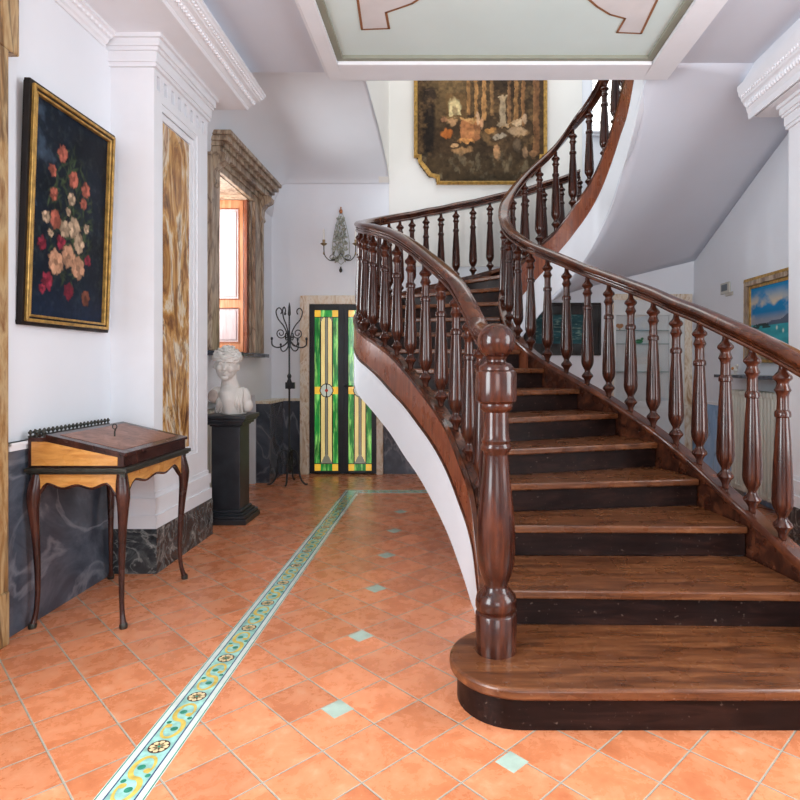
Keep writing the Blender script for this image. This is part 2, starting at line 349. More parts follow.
def motif(fx):   # fx(u along, v across -1..1)
    for flip in (1,):
        pts = []
        for k in range(9):
            a = PI*0.9-k/8*PI*1.5
            pts.append(fx(0.075+0.028*math.cos(a)*1.0, 0.5*math.sin(a)*0.9+0.25))
        fine = [(0.205+0.052*math.sin(math.radians(a)), 0.80*math.cos(math.radians(a))) for a in range(-35, 271, 15)]
        fine += [(0.101+0.052*math.sin(math.radians(a)), 0.80*math.cos(math.radians(a))) for a in range(75, -216, -15)]
        ribbon([fx(u, v) for u, v in fine], 0.0085, 0.0020, 4)
        for u, v in ((0.188, 0.52), (0.118, -0.52)):
            p = fx(u, v); disc(p[0], p[1], 0.012, 0.0021, 4)
        for u, v, r in ((0.205, -0.15, 0.013), (0.101, 0.15, 0.013), (0.14, -0.75, 0.009), (0.165, 0.85, 0.009)):
            p = fx(u, v); disc(p[0], p[1], r, 0.0017, 3)
    p = fx(0, 0); disc(p[0], p[1], 0.036, 0.0018, 5, 18)
    for k in range(8):
        a = 2*PI*k/8; ribbon([(p[0]+t*math.cos(a), p[1]+t*math.sin(a)) for t in (0.006, 0.014, 0.022, 0.031)], 0.0095, 0.0021, 6)
    disc(p[0], p[1], 0.006, 0.0023, 3, 8)
cxm = (bx0+bx1)/2
y = 2.047-0.31*3
while y < 5.9:
    motif(lambda u, v, y=y: (cxm+v*0.04, y+u)); y += 0.31
x = -0.85
while x < 0.9:
    motif(lambda u, v, x=x: (x+u, yc-0.0775+v*0.04)); x += 0.31
struct(mb.build('trim_2', [M['b_white'], M['b_blue'], M['b_teal'], M['b_green'], M['b_yellow'], M['b_brown'], M['b_cream']]), 'painted majolica border strip with yellow scrolls across the floor')

# left wall with window opening and radiator niche
mb = MB()
wy0, wy1, wz0, wz1 = 5.48, 6.50, 1.42, 3.10
ny0, ny1, nz1 = 5.20, 6.62, 0.98
X0, X1 = LW-0.5, LW
mb.box(X0, X1, -3, 5.2, 0, 6)
mb.box(X0, X1, 6.62, BW+0.1, 0, 6)
mb.box(X0, X0+0.28, ny0, ny1, 0, nz1)
mb.box(X0, X1, ny0, ny1, nz1, wz0)
mb.box(X0, X1, ny0, wy0, wz0, wz1); mb.box(X0, X1, wy1, ny1, wz0, wz1)
mb.box(X0, X1, ny0, ny1, wz1, 6)
struct(mb.build('wall_left', M['white']))
# back wall, opening for the upper window
mb = MB(); ux0, ux1, uz0, uz1 = 1.74, 2.28, 4.12, 5.35
mb.box(-2.62, ux0, BW, BW+0.15, 0, 6); mb.box(ux1, 3.2, BW, BW+0.15, 0, 6)
mb.box(ux0, ux1, BW, BW+0.15, 0, uz0); mb.box(ux0, ux1, BW, BW+0.15, uz1, 6)
struct(mb.build('wall_back', M['white']))
mb = MB(); mb.box(-0.7, 1.63, BW-0.012, BW, 2.5, 6)
struct(mb.build('wall_back_upper', M['cream']))
mb = MB(); mb.box(RW, RW+0.2, -3, BW+0.1, 0, 6)
struct(mb.build('wall_right', M['white']))
mb = MB(); mb.box(-2.7, 3.2, -3.2, -3.0, 0, 6)
struct(mb.build('wall_front', M['white']))
# ceiling slab
mb = MB(); mb.box(-2.62, 3.18, -3, 4.62, CZ, 4.0); mb.box(-2.62, -0.9, 4.62, 4.70, CZ, 4.0)
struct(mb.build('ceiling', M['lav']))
# coffer
fz = 3.50; fx0, fx1, fy1 = -0.907, 1.695, 4.62; ix0, ix1, iy1 = -0.80, 1.50, 4.38
mb = MB()
mb.box(fx0, ix0, -2.5, fy1, fz, CZ); mb.box(ix1, fx1, -2.5, fy1, fz, CZ); mb.box(ix0, ix1, iy1, fy1, fz, CZ)
mb.box(fx0-0.03, ix0-0.06, -2.5, fy1+0.03, fz+0.04, CZ); mb.box(ix1+0.06, fx1+0.03, -2.5, fy1+0.03, fz+0.04, CZ); mb.box(ix0-0.06, ix1+0.06, iy1+0.06, fy1+0.03, fz+0.04, CZ)
struct(mb.build('trim_3', M['trim'], bevel=0.008), 'white frame around the ceiling panel')
mb = MB()
mb.box(ix0, ix0+0.045, -2.5, iy1, 3.525, CZ); mb.box(ix1-0.045, ix1, -2.5, iy1, 3.525, CZ); mb.box(ix0+0.045, ix1-0.045, iy1-0.04, iy1, 3.525, CZ)
struct(mb.build('trim_4', M['olive']), 'olive band inside the ceiling frame')
mb = MB(); pz = 3.55
mb.box(ix0+0.045, ix1-0.045, -2.5, iy1-0.04, pz, CZ, 0)
def cp(px, py): Y = (pz-CAMZ)*600/(366-py); return ((px-447)/600*Y, Y)
def outline(pts, wd=0.008):
    P = [cp(*p) for p in pts]
    mb.add([(x, y, pz-0.002) for x, y in P], [tuple(range(len(P)))], 1)
    n = len(P)
    for i in range(n):
        a, c = Vector(P[i]), Vector(P[(i+1) % n]); t = (c-a).normalized(); nn = Vector((-t.y, t.x))*wd
        mb.add([(*(a-t*wd*.6+nn), pz-0.004), (*(a-t*wd*.6-nn), pz-0.004), (*(c+t*wd*.6-nn), pz-0.004), (*(c+t*wd*.6+nn), pz-0.004)], [(0, 1, 2, 3)], 2)
outline([(352, -40), (362, 29), (389, 28), (386, 12), (398, 8), (412, 3), (424, -5), (434, -14), (440, -24), (440, -60), (380, -90)])
outline([(676, -40), (641, 33), (617, 32), (625, 18), (610, 14), (597, 6), (588, -2), (580, -12), (574, -24), (574, -60), (640, -90)])
struct(mb.build('ceiling_panel', [M['coffer'], M['palepanel'], M['brownline']]), 'pale green ceiling panel with brown outlined ornaments')

# vault over the passage on the left
def vprof(y):
    t = max(0, min(1, (y-4.7)/(BW-4.7))); return 3.50+0.27*math.sqrt(max(0, 1-t**2.6))
def vx(x):
    t = min(1, max(0, (-1.45-x)/0.67)); return 3.1+0.68*math.sqrt(max(0, 1-t*t))
mb = MB(); nx, nyy = 40, 48; vs = []
for i in range(nx+1):
    x = LW+(-0.7-LW)*i/nx
    for j in range(nyy+1):
        y = 4.66+(BW-4.66)*(1-(1-j/nyy)**1.5); a, c = vprof(y), vx(x); k = 0.05
        h = max(k-abs(a-c), 0)/k; vs.append((x, y, min(a, c)-h*h*k*0.25))
fs = [(i*(nyy+1)+j, (i+1)*(nyy+1)+j, (i+1)*(nyy+1)+j+1, i*(nyy+1)+j+1) for i in range(nx) for j in range(nyy)]
mb.add(vs, fs)
o = struct(mb.build('ceiling_vault', M['white'], smooth=80)); sm = o.modifiers.new('s', 'SOLIDIFY'); sm.thickness = 0.02; sm.offset = 0 
mb = MB(); mb.box(-2.62, -0.82, 4.70, BW, 3.82, 4.0)  # unseen cover added to stop light leaking in above the vault
struct(mb.build('ceiling_leak_cover', M['white']))
mb = MB()
poly = [(4.66+(BW-4.66)*k/24, vprof(4.66+(BW-4.66)*k/24)) for k in range(25)]+[(BW, 6), (4.66, 6)]
mb.prism(poly, -0.82, -0.70, yz)
struct(mb.build('wall_stairwell_left', M['cream']))

# wainscot (dark marble)
mb = MB(); mb.box(LW, LW+0.025, 2.86, 3.76, 0, 0.89)
struct(mb.build('trim_5', M['darkmarble']), 'dark marble dado behind the desk')
mb = MB(); mb.box(LW, LW+0.035, 2.86, 3.76, 0.89, 0.93); mb.box(LW, LW+0.045, 2.86, 3.76, 0.915, 0.93)
struct(mb.build('trim_6', M['trim']), 'white cap on the dark dado')
mb = MB(); mb.box(-1.97, -1.765, BW-0.025, BW, 0, 0.88); mb.box(-0.775, 1.95, BW-0.025, BW, 0, 0.88)
mb.box(LW, -1.97, 6.66, BW, 0, 0.88)
struct(mb.build('trim_7', M['darkmarble']), 'dark marble dado beside the glass door')
mb = MB(); mb.box(-1.98, -1.765, BW-0.035, BW, 0.88, 0.91); mb.box(-0.775, 1.95, BW-0.035, BW, 0.88, 0.91)
mb.box(LW, -1.955, 6.645, BW, 0.88, 0.91)
struct(mb.build('trim_8', M['creammarble']), 'pale marble cap along the back dado')
mb = MB(); mb.box(RW-0.025, RW, 4.52, BW-0.03, 0, 0.87)
struct(mb.build('trim_9', M['bluemarble']), 'blue marble dado on the right wall')
mb = MB(); mb.box(RW-0.035, RW, 4.52, BW-0.03, 0.87, 0.90)
struct(mb.build('trim_10', M['trim']), 'white cap on the blue dado')

# left foreground marble door surround
mb = MB()
mb.box(LW, -2.05, 2.45, 2.81, 0, 2.78); mb.box(LW, -2.05, 2.45, 2.88, 2.78, 3.3)
mb.box(LW, -2.035, 2.5, 2.62, 0, 3.3); mb.box(LW, -2.042, 2.45, 2.805, 0, 0.25)
struct(mb.build('door_2', M['ochremarble'], bevel=0.008), 'ochre marble door surround at the left edge')

# pilasters: left and right piers
def pier(name, sgn, xf, xw, y0, y1, label, dz=0.0):
    # sgn=+1 face looks to +X (left pier)
    mb = MB(); f = lambda a: xf-sgn*a       # a = depth inwards from the face
    mb.box(xw, f(0.03), y0+0.0, y1, 0.28, CZ, 0)             # core
    mb.box(xw, f(-0.03), y0-0.03, y1+0.03, 0, 0.28, 1)       # marble plinth
    for k, (h0, h1, o_) in enumerate([(0.28, 0.36, 0.025), (0.36, 0.40, 0.012), (0.40, 0.47, 0.02), (0.47, 0.50, 0.006)]):
        mb.box(xw, f(-o_), y0-o_, y1+o_, h0, h1, 0)
    # face frame around the recessed marble panel
    pa, pb, z0, z1 = y0+0.13, y1-0.26, 0.72, 2.90
    mb.box(f(0.03), f(0), y0, pa-0.03, 0.50, 3.04, 0); mb.box(f(0.03), f(0), pb+0.08, y1, 0.50, 3.04, 0)
    mb.box(f(0.03), f(0), pa-0.03, pb+0.08, 0.50, z0-0.06, 0); mb.box(f(0.03), f(0), pa-0.03, pb+0.08, z1+0.10, 3.04, 0)
    for a, dd in ((0.0, 0.007), (0.025, 0.016)):   # stepped moulding
        A, B, C_, D = pa-0.03+a, pb+0.08-a*2, z0-0.06+a, z1+0.10-a*2
        t = 0.022
        mb.box(f(0.03), f(dd), A, A+t, C_, D, 0); mb.box(f(0.03), f(dd), B-t*2, B, C_, D, 0)
        mb.box(f(0.03), f(dd), A+t, B-t*2, C_, C_+t, 0); mb.box(f(0.03), f(dd), A+t, B-t*2, D-t*2, D, 0)
    mb.box(f(0.03), f(0.024), pa, pb, z0, z1, 2)
    # frieze with slots
    mb.box(f(0.03), f(0), y0, y1, 3.04, 3.06, 0); mb.box(f(0.03), f(0), y0, y1, 3.15, CZ, 0)
    n = 8; L = (y1-y0); t = L/(n)
    mb.box(f(0.03), f(0), y0, y0+0.035, 3.06, 3.15, 0)
    for k in range(n):
        a = y0+0.035+0.045+k*(L-0.035)/n
        mb.box(f(0.03), f(0), a, min(y1, a+(L-0.035)/n-0.045), 3.06, 3.15, 0)
    mb.box(f(0.031), f(0.028), y0+0.01, y1-0.01, 3.06, 3.15, 3)
    # capital cornice
    for h0, h1, o_ in [(3.18+dz, 3.205+dz, 0.02), (3.205+dz, 3.27+dz, 0.03), (3.27+dz, 3.29+dz, 0.045), (3.29+dz, 3.335+dz, 0.06), (3.335+dz, 3.36+dz, 0.08)]:
        mb.box(xw, f(-o_), y0-o_, y1+o_*0.3, h0, h1, 0)
    o = mb.build(name, [M['trim'], M['blackmarble'], M['brownmarble'], M['lav']])
    return struct(o, label)
pier('trim_11', 1, -1.845, LW, 3.78, 4.62, 'white pilaster on the left with brown marble inlay and black marble plinth')
pier('trim_12', -1, 2.545, RW, 3.62, 4.47, 'white pilaster at the right edge with marble plinth', -0.12)

# big cornices hanging from the ceiling, along Y
def cornice(name, sgn, xb, y0, y1, label, yb, su=1.0, sz=1.0):
    mb = MB()
    z0 = yb-0.003
    prof = [(0, z0), (0.02, z0), (0.03, z0+0.014), (0.028, z0+0.022), (0.042, z0+0.028), (0.055, z0+0.045), (0.085, z0+0.055), (0.09, z0+0.062), (0.115, z0+0.068), (0.12, z0+0.078), (0.15, z0+0.088), (0.155, z0+0.10), (0.168, z0+0.108), (0.168, z0+0.122), (0.10, z0+0.14), (0.09, CZ), (0.0, CZ-0.001)]
    prof = [(u*su, z0+(v-z0)*sz if v < CZ-0.01 else v) for u, v in prof]
    mb.prism([(xb+sgn*u, v) for u, v in prof], y0, y1, xz)
    y = y0+0.03
    while y < y1-0.01:     # egg ornament
        mb.ell((xb+sgn*0.072*su, y, z0+0.048*sz), (0.016, 0.012, 0.012*sz), 6, 4)
        mb.ell((xb+sgn*0.135*su, y, z0+0.081*sz), (0.010, 0.008, 0.008*sz), 5, 3); y += 0.034
    struct(mb.build(name, M['trim'], smooth=35), label)
cornice('trim_13', 1, -1.625, 0.3, 4.83, 'white moulded cornice hanging from the ceiling above the left pilaster', 3.36)
cornice('trim_14', -1, 2.385, 0.3, 4.72, 'white moulded cornice hanging from the ceiling at upper right', 3.24, 0.62, 2.1)
mb = MB(); mb.box(LW, -1.625, -3, 4.83, 3.36, CZ); struct(mb.build('ceiling_beam_left', M['trim']))
mb = MB(); mb.box(2.40, RW, -3, 4.68, 3.24, CZ); struct(mb.build('ceiling_beam_right', M['trim']))
def wallcornice(name, sgn, xw, y0, y1, label, zb):
    mb = MB()
    prof = [(0, zb), (0.012, zb), (0.018, zb+0.015), (0.03, zb+0.022), (0.04, zb+0.045), (0.055, zb+0.05), (0.06, zb+0.065), (0.078, zb+0.072), (0.078, zb+0.09), (0, zb+0.09)]
    mb.prism([(xw+sgn*u, v) for u, v in prof], y0, y1, xz)
    y = y0+0.03
    while y < y1-0.02:
        mb.ell((xw+sgn*0.05, y, zb+0.055), (0.014, 0.013, 0.014), 6, 4); y += 0.04
    struct(mb.build(name, M['trim'], smooth=35), label)
wallcornice('trim_15', 1, LW, 0.3, 3.70, 'white egg-moulded cornice above the flower painting', 3.27)
wallcornice('trim_16', -1, RW, 0.3, 3.55, 'white egg-moulded cornice high on the right wall', 3.15)

# window in left wall: marble surround, hood, sill, shutters
win = thing('window_1', 'window in the left wall with tan marble surround, hood and open wooden shutter', 'window', (LW, 5.99, 1.42)); win['kind'] = 'structure'
del win['category']
mb = MB(); xo = LW+0.045
mb.box(LW-0.0, xo, 5.27, wy0, 1.44, 3.18); mb.box(LW, xo, wy1, 6.74, 1.44, 3.18); mb.box(LW, xo, wy0, wy1, wz1-0.02, 3.18)
mb.box(LW, xo+0.015, 5.25, 5.31, 1.44, 3.18); mb.box(LW, xo+0.015, 6.70, 6.76, 1.44, 3.18)
mb.box(X0+0.05, LW, wy0, wy0+0.02, 1.44, wz1); mb.box(X0+0.05, LW, wy1-0.02, wy1, 1.44, wz1)
mb.build('surround', M['jambmarble'], win, bevel=0.006)
mb = MB()
for a, (h0, h1) in zip((0.07, 0.12, 0.15, 0.19, 0.22), ((3.14, 3.19), (3.19, 3.25), (3.25, 3.29), (3.29, 3.34), (3.34, 3.38))):
    mb.box(LW, LW+a, 5.36-a*0.4, 6.80+a*0.45, h0, h1)
for yy in (5.30, 6.66):
    prof = [(0, 2.92), (0.05, 2.90), (0.075, 2.93), (0.06, 2.98), (0.065, 3.04), (0.10, 3.09), (0.16, 3.12), (0.17, 3.17), (0.14, 3.20), (0, 3.20)]
    mb.prism([(LW+u, v) for u, v in prof], yy, yy+0.12, xz)
mb.build('hood', M['jambmarble'], win, bevel=0.005)
mb = MB(); mb.box(X0+0.05, LW+0.09, 5.25, 6.86, 1.395, 1.435)
mb.build('sill', M['darkmarble'], win, bevel=0.006)
mb = MB(); mb.box(X0+0.05, LW, wy0+0.02, wy1-0.02, wz1-0.025, wz1)
mb.build('lintel_lining', M['jambmarble'], win)
def shutter(y, xa, xb, th):
    mb = MB(); z0, z1 = 1.45, 3.07; t = 0.045
    mb.box(xa, xa+t, y, y+th, z0, z1, 0); mb.box(xb-t, xb, y, y+th, z0, z1, 0)
    for a, c in ((z0, z0+0.10), (z0+0.47, z0+0.56), (z1-0.09, z1)): mb.box(xa+t, xb-t, y, y+th, a, c, 0)
    for a, c in ((z0+0.10, z0+0.47), (z0+0.56, z1-0.09)):
        mb.box(xa+t, xb-t, y+0.010, y+th-0.01, a, c, 1)
        mb.box(xa+t+0.03, xb-t-0.03, y+0.004, y+th-0.004, a+0.03, c-0.03, 1)
        g = 0.008
        mb.box(xa+t, xa+t+g, y-0.006, y+0.01, a, c, 2); mb.box(xb-t-g, xb-t, y-0.006, y+0.01, a, c, 2)
        mb.box(xa+t, xb-t, y-0.006, y+0.01, a, a+g, 2); mb.box(xa+t, xb-t, y-0.006, y+0.01, c-g, c, 2)
    return mb.build('shutter', [M['orange'], M['shutpanel'], M['string']], win, bevel=0.003)
shutter(6.40, -2.52, -2.175, 0.035)
shutter(5.52, -2.52, -2.175, 0.035)
mb = MB(); mb.box(-2.17, -2.135, 6.40, 6.475, 1.44, 3.08)
mb.build('shutter_edge', M['string'], win, bevel=0.003)
mb = MB()
for a, c in ((wy0+0.02, wy0+0.08), (wy1-0.08, wy1-0.02), (5.96, 6.02)): mb.box(X0+0.02, X0+0.06, a, c, 1.44, 3.08)
for a, c in ((1.44, 1.50), (3.02, 3.08), (2.2, 2.24)): mb.box(X0+0.02, X0+0.06, wy0+0.08, wy1-0.08, a, c)
mb.build('casement_frame', M['orange'], win)
mb = MB(); mb.box(X0+0.035, X0+0.041, wy0+0.08, wy1-0.08, 1.5, 3.02); mb.build('pane', M['glass'], win)

# upper stairwell window
uw = thing('window_2', 'bright sunlit window high behind the upper balusters', 'window', (2.0, BW, uz0)); uw['kind'] = 'structure'; del uw['category']
mb = MB(); mb.box(ux0, ux1, BW+0.10, BW+0.12, uz0, uz1); mb.build('pane', M['winglow'], uw)
mb = MB()
mb.box(ux0, ux0+0.03, BW+0.05, BW+0.1, uz0, uz1); mb.box(ux1-0.03, ux1, BW+0.05, BW+0.1, uz0, uz1); mb.box(ux0+0.03, ux1-0.03, BW+0.05, BW+0.1, uz0, uz0+0.03)
mb.build('frame', M['trim'], uw)
mb = MB()
for k in range(4):
    for j in range(3):
        c = W(596+11*j, 122-14*k, BW+0.06)
        mb.tube([(c.x+0.05*math.cos(a*PI/6), c.y, c.z+0.07*math.sin(a*PI/6)) for a in range(13)], 0.004, 5)
mb.build('grille', M['iron'], uw)
mb = MB(); mb.box(ux0-0.05, ux1+0.05, BW-0.05, BW, uz0-0.05, uz0); mb.box(ux0-0.07, ux1+0.07, BW-0.07, BW, uz0-0.02, uz0); mb.build('sill', M['trim'], uw)

# ------------------------------------------------------------------ stained glass door
def nfield(seed, nx, ny, gx, gy):
    rs = np.random.RandomState(seed); g = rs.rand(gy+2, gx+2)
    X, Y = np.meshgrid(np.linspace(0, gx, nx, endpoint=False), np.linspace(0, gy, ny, endpoint=False))
    xi, yi = X.astype(int), Y.astype(int); fx, fy = X-xi, Y-yi; fx = fx*fx*(3-2*fx); fy = fy*fy*(3-2*fy)
    return (g[yi, xi]*(1-fx)+g[yi, xi+1]*fx)*(1-fy)+(g[yi+1, xi]*(1-fx)+g[yi+1, xi+1]*fx)*fy
def fbm(seed, nx, ny, gx, gy, oct=4):
    t = 0; a = 0.5; s = 0
    for k in range(oct):
        t = t+a*nfield(seed+k, nx, ny, min(gx*2**k, nx), min(gy*2**k, ny)); s += a; a *= 0.55
    return t/s
def grid_picture(name, img, fn, mat, parent, mask=None):
    """img (ny,nx,3) linear colours, row 0 at the bottom; fn(u,v) -> 3D for u,v in 0..1"""
    ny, nx = img.shape[:2]; base = parent_origin(parent)
    vs = [Vector(fn(i/nx, j/ny))-base for j in range(ny+1) for i in range(nx+1)]
    fs, cs = [], []
    for j in range(ny):
        for i in range(nx):
            if mask is not None and not mask[j, i]: continue
            a = j*(nx+1)+i; fs.append((a, a+1, a+nx+2, a+nx+1)); cs.append(img[j, i])
    me = bpy.data.meshes.new(name); me.from_pydata([tuple(v) for v in vs], [], fs); me.materials.append(mat)
    at = me.color_attributes.new('Col', 'FLOAT_COLOR', 'CORNER')
    arr = np.ones((len(fs), 4, 4), dtype=np.float32); arr[:, :, :3] = np.array(cs)[:, None, :]
    at.data.foreach_set('color', arr.reshape(-1))
    if mask is not None:
        bm = bmesh.new(); bm.from_mesh(me); bmesh.ops.delete(bm, geom=[v for v in bm.verts if not v.link_faces], context='VERTS'); bm.to_mesh(me); bm.free()
    o = bpy.data.objects.new(name, me); COL.objects.link(o); o.parent = parent
    return o
door = thing('door_1', 'black framed double door with green and yellow stained glass', 'door', (-1.26, BW, 0)); door['kind'] = 'structure'; del door['category']
DY = BW-0.06
dx0, dxm, dx1, dzt = -1.650, -1.245, -0.845, 2.04
mb = MB()
mb.box(-1.76, dx0, BW-0.08, BW, 0, 2.14); mb.box(dx1, -0.765, BW-0.08, BW, 0, 2.14); mb.box(dx0, dx1, BW-0.08, BW, dzt, 2.14)
mb.build('surround', M['creammarble'], door, bevel=0.006)
def leaf(xa, xb, seed, handle_side):
    f = MB(); t = 0.058; z0 = 0.012
    f.box(xa, xa+t, DY, DY+0.04, z0, dzt); f.box(xb-t, xb, DY, DY+0.04, z0, dzt); f.box(xa+t, xb-t, DY, DY+0.04, z0, z0+0.03); f.box(xa+t, xb-t, DY, DY+0.04, dzt-0.07, dzt)
    lf = f.build('leaf', M['iron'], door, bevel=0.004)
    nx, ny = 44, 220
    U, V = np.meshgrid((np.arange(nx)+.5)/nx, (np.arange(ny)+.5)/ny)
    img = np.zeros((ny, nx, 3)); n1 = fbm(seed, nx, ny, 5, 8)[..., None]; n2 = fbm(seed+9, nx, ny, 14, 10)[..., None]
    green = np.array([0.015, 0.20, 0.035])*(0.10+1.9*n1)+np.array([0.35, 0.62, 0.16])*np.clip(n2-0.50, 0, 1)*3.0
    yellow = np.array([0.78, 0.62, 0.25])*(0.75+0.5*n1)
    amber = np.array([0.85, 0.50, 0.05])*(0.8+0.4*n1)
    grey = np.array([0.20, 0.20, 0.15])*(0.8+0.4*n1); lead = np.array([0.006, 0.006, 0.006])
    img[:] = green
    def put(m, c): img[m] = (c[m] if c.shape == img.shape else c)
    put((abs(U-0.5) < 0.25), yellow)
    put((abs(U-0.5) < 0.055), grey)
    put(abs(abs(U-0.5)-0.25) < 0.012, lead); put(abs(abs(U-0.5)-0.055) < 0.011, lead)
    for vv in (0.0, 0.955): 
        m_ = (V > vv) & (V < vv+0.045); put(m_, green)
        put(m_ & (abs(U-0.5) > 0.25), amber)
        put(abs(V-(0.045 if vv == 0 else 0.955)) < 0.0025, lead)
    m_ = (V > 0.045) & (V < 0.045+0.07*(1-abs(U-0.5)/0.25)) & (abs(U-0.5) < 0.25); put(m_, grey)
    put((V > 0.955-0.06*(1-abs(abs(U-.5)-.25)/.25)+.03) & (V < 0.955) & (abs(U-0.5) < 0.25), grey)
    put((abs(V-0.50) < 0.022) & (abs(U-0.5) > 0.25), amber)
    asp = (dzt-0.14)/(xb-xa-2*t)
    R = np.sqrt((U-0.5)**2+((V-0.5)*asp)**2)
    put(R < 0.27, grey*1.6+np.array([.12, .16, .17])); put(abs(R-0.27) < 0.02, lead)
    put((R < 0.27) & ((abs(U-0.5) < 0.014) | (abs(V-0.5)*asp < 0.014)), lead)
    put(R < 0.07, np.array([0.35, 0.03, 0.02]))
    grid_picture('stained_glass', img, lambda u, v: (xa+t+u*(xb-xa-2*t), DY+0.02, z0+0.03+v*(dzt-0.07-z0-0.03)), M['stain'], lf)
    return lf
l1 = leaf(dx0+0.002, dxm-0.003, 3, 0); l2 = leaf(dxm+0.003, dx1-0.002, 17, 1)
mb = MB(); mb.box(dxm+0.012, dxm+0.04, DY-0.012, DY, 0.98, 1.10); mb.tube([(dxm+0.025, DY, 1.06), (dxm+0.025, DY-0.05, 1.06), (dxm+0.11, DY-0.05, 1.06)], 0.008)
mb.build('handle', M['iron'], l2, smooth=40)
mb = MB(); mb.box(dxm-0.012, dxm+0.012, DY-0.012, DY-0.001, 0.02, dzt); mb.build('astragal', M['iron'], l2)

# ------------------------------------------------------------------ staircase
H = 0.16
def spline(rows, per=8):
    P = np.array(rows, dtype=float); out = []
    n = len(P)
    for i in range(n-1):
        p0, p1, p2, p3 = P[max(i-1, 0)], P[i], P[i+1], P[min(i+2, n-1)]
        for k in range(per):
            t = k/per
            out.append(0.5*((2*p1)+(-p0+p2)*t+(2*p0-5*p1+4*p2-p3)*t*t+(-p0+3*p1-3*p2+p3)*t**3))
    out.append(P[-1]); return np.array(out)
def conv(px, Y, *ys):
    return [(px-447)/600*Y, Y]+[CAMZ+(366-y)/600*Y for y in ys]
# rows: X, Y, zbase, zrail, zwoodbottom, zplasterbottom
outer = [
 [0.200, 2.41, 0.17, 1.34, 0.10, 0.00],
 [0.212, 2.70, 0.29, 1.36, 0.12, 0.00],
 [0.205, 3.00, 0.44, 1.39, 0.23, 0.02]]
o_px = [ # px, Y, base, rail, wood bottom, plaster bottom
 (481, 3.28, 494, 342, 539, 604), (469, 3.47, 460, 316, 504, 568), (456, 3.68, 429, 293, 472, 534), (441, 3.91, 405.5, 277.5, 445, 503),
 (425.5, 4.17, 386, 264, 424, 476), (410.5, 4.42, 368, 252.5, 405, 455), (397, 4.67, 354, 244, 391, 434), (385, 4.90, 345, 239, 378, 419),
 (373, 5.12, 337, 235.6, 367, 405), (365, 5.33, 330, 234, 360, 396), (361, 5.56, 324, 232.5, 352, 388), (360, 5.80, 318, 231, 346, 380),
 (363, 6.05, 312, 230, 338, 372), (370, 6.28, 305, 228, 331, 362), (379, 6.46, 300, 226, 326, 356), (389, 6.60, 296, 224, 322, 350),
 (400, 6.72, 293, 222, 318, 345), (412, 6.82, 290, 220, 314, 340), (426, 6.90, 286, 217, 310, 335), (441, 6.96, 283, 214.5, 306, 330),
 (456, 7.00, 279, 211, 302, 326), (473, 7.02, 275, 208, 298, 322), (490, 7.03, 270.5, 204, 293, 317), (507, 7.03, 266, 200, 288, 312),
 (526, 7.02, 261, 196, 282, 306), (544, 7.01, 255, 190, 275, 300), (561.5, 7.00, 248, 185, 268, 293), (579.4, 7.00, 240, 178, 260, 285)]
outer += [conv(r[0], r[1], *r[2:]) for r in o_px]
inner = [
 [1.66, 2.30, 0.27, 1.09, 0.10, 0.00],
 [1.635, 2.55, 0.35, 1.175, 0.12, 0.02]]
i_px = [
 (777, 2.88, 538, 364, 592, 625), (747, 3.10, 511, 348, 560, 600), (720.5, 3.33, 487, 335, 532, 575), (695, 3.57, 463, 322.7, 505, 550),
 (672, 3.80, 443.5, 313.3, 483, 528), (649.5, 4.02, 426, 302.3, 463, 510), (627.3, 4.24, 410.5, 293.4, 446, 492), (605.7, 4.45, 396, 285, 430, 474),
 (584.7, 4.65, 383.5, 277, 416, 458), (564, 4.82, 372, 268, 403, 445), (545, 4.99, 361, 260, 391, 432), (528, 5.15, 348.5, 252.6, 380, 420),
 (515, 5.33, 337, 244.5, 367, 408), (506, 5.52, 323, 236, 354, 395), (501, 5.70, 306, 225.5, 338, 380), (502, 5.85, 290, 212, 322, 362),
 (510, 6.00, 273, 198, 306, 346), (522.5, 6.12, 258, 183.5, 291, 331), (538, 6.20, 244.5, 169.7, 275, 313), (555, 6.25, 230.5, 154, 256, 296),
 (573.5, 6.22, 209, 131.5, 237, 277), (591, 6.10, 187.5, 111, 216, 256), (607, 5.92, 158.5, 84, 189, 229), (618.5, 5.68, 127, 48, 161, 206),
 (627, 5.42, 98, 12, 136, 178), (635, 5.15, 68, -30, 112, 152), (644, 4.92, 25, -80, 64, 118), (651, 4.76, -10, -130, 25, 86)]
inner += [conv(r[0], r[1], *r[2:]) for r in i_px]
OC, IC = spline(outer), spline(inner)
# continuation of the outer edge along the walls (no balustrade there)
wallrun = [list(OC[-1][:3]), [2.0, 6.98, 2.72], [2.55, 6.85, 2.95], [2.90, 6.45, 3.16], [2.96, 5.9, 3.38], [2.97, 5.4, 3.62], [2.97, 5.0, 3.85], [2.97, 4.7, 4.02]]
WC = spline(wallrun)
OFULL = np.vstack([OC[:, :3], WC[1:, :3]])
stair = thing('staircase', 'dark mahogany staircase curving up from the tiled floor with turned balusters', 'staircase', (0.9, 2.2, 0))
def at_z(C, z):
    for i in range(len(C)-1):
        if C[i][2] <= z <= C[i+1][2] and C[i+1][2] > C[i][2]:
            return i+(z-C[i][2])/(C[i+1][2]-C[i][2])
    return None
def pt(C, s):
    i = min(int(s), len(C)-2); t = s-i; return C[i]*(1-t)+C[i+1]*t
def between(C, a, b, n=5): return [pt(C, a+(b-a)*k/n)[:2] for k in range(n+1)]
def offs(C, i, dd):   # offset to the right of travel (horizontal)
    a, b2 = C[max(i-1, 0)], C[min(i+1, len(C)-1)]; t = Vector((b2[0]-a[0], b2[1]-a[1])).normalized()
    return Vector((C[i][0]+t.y*dd, C[i][1]-t.x*dd))
co, ci = 0.02, 0.07
ks = []
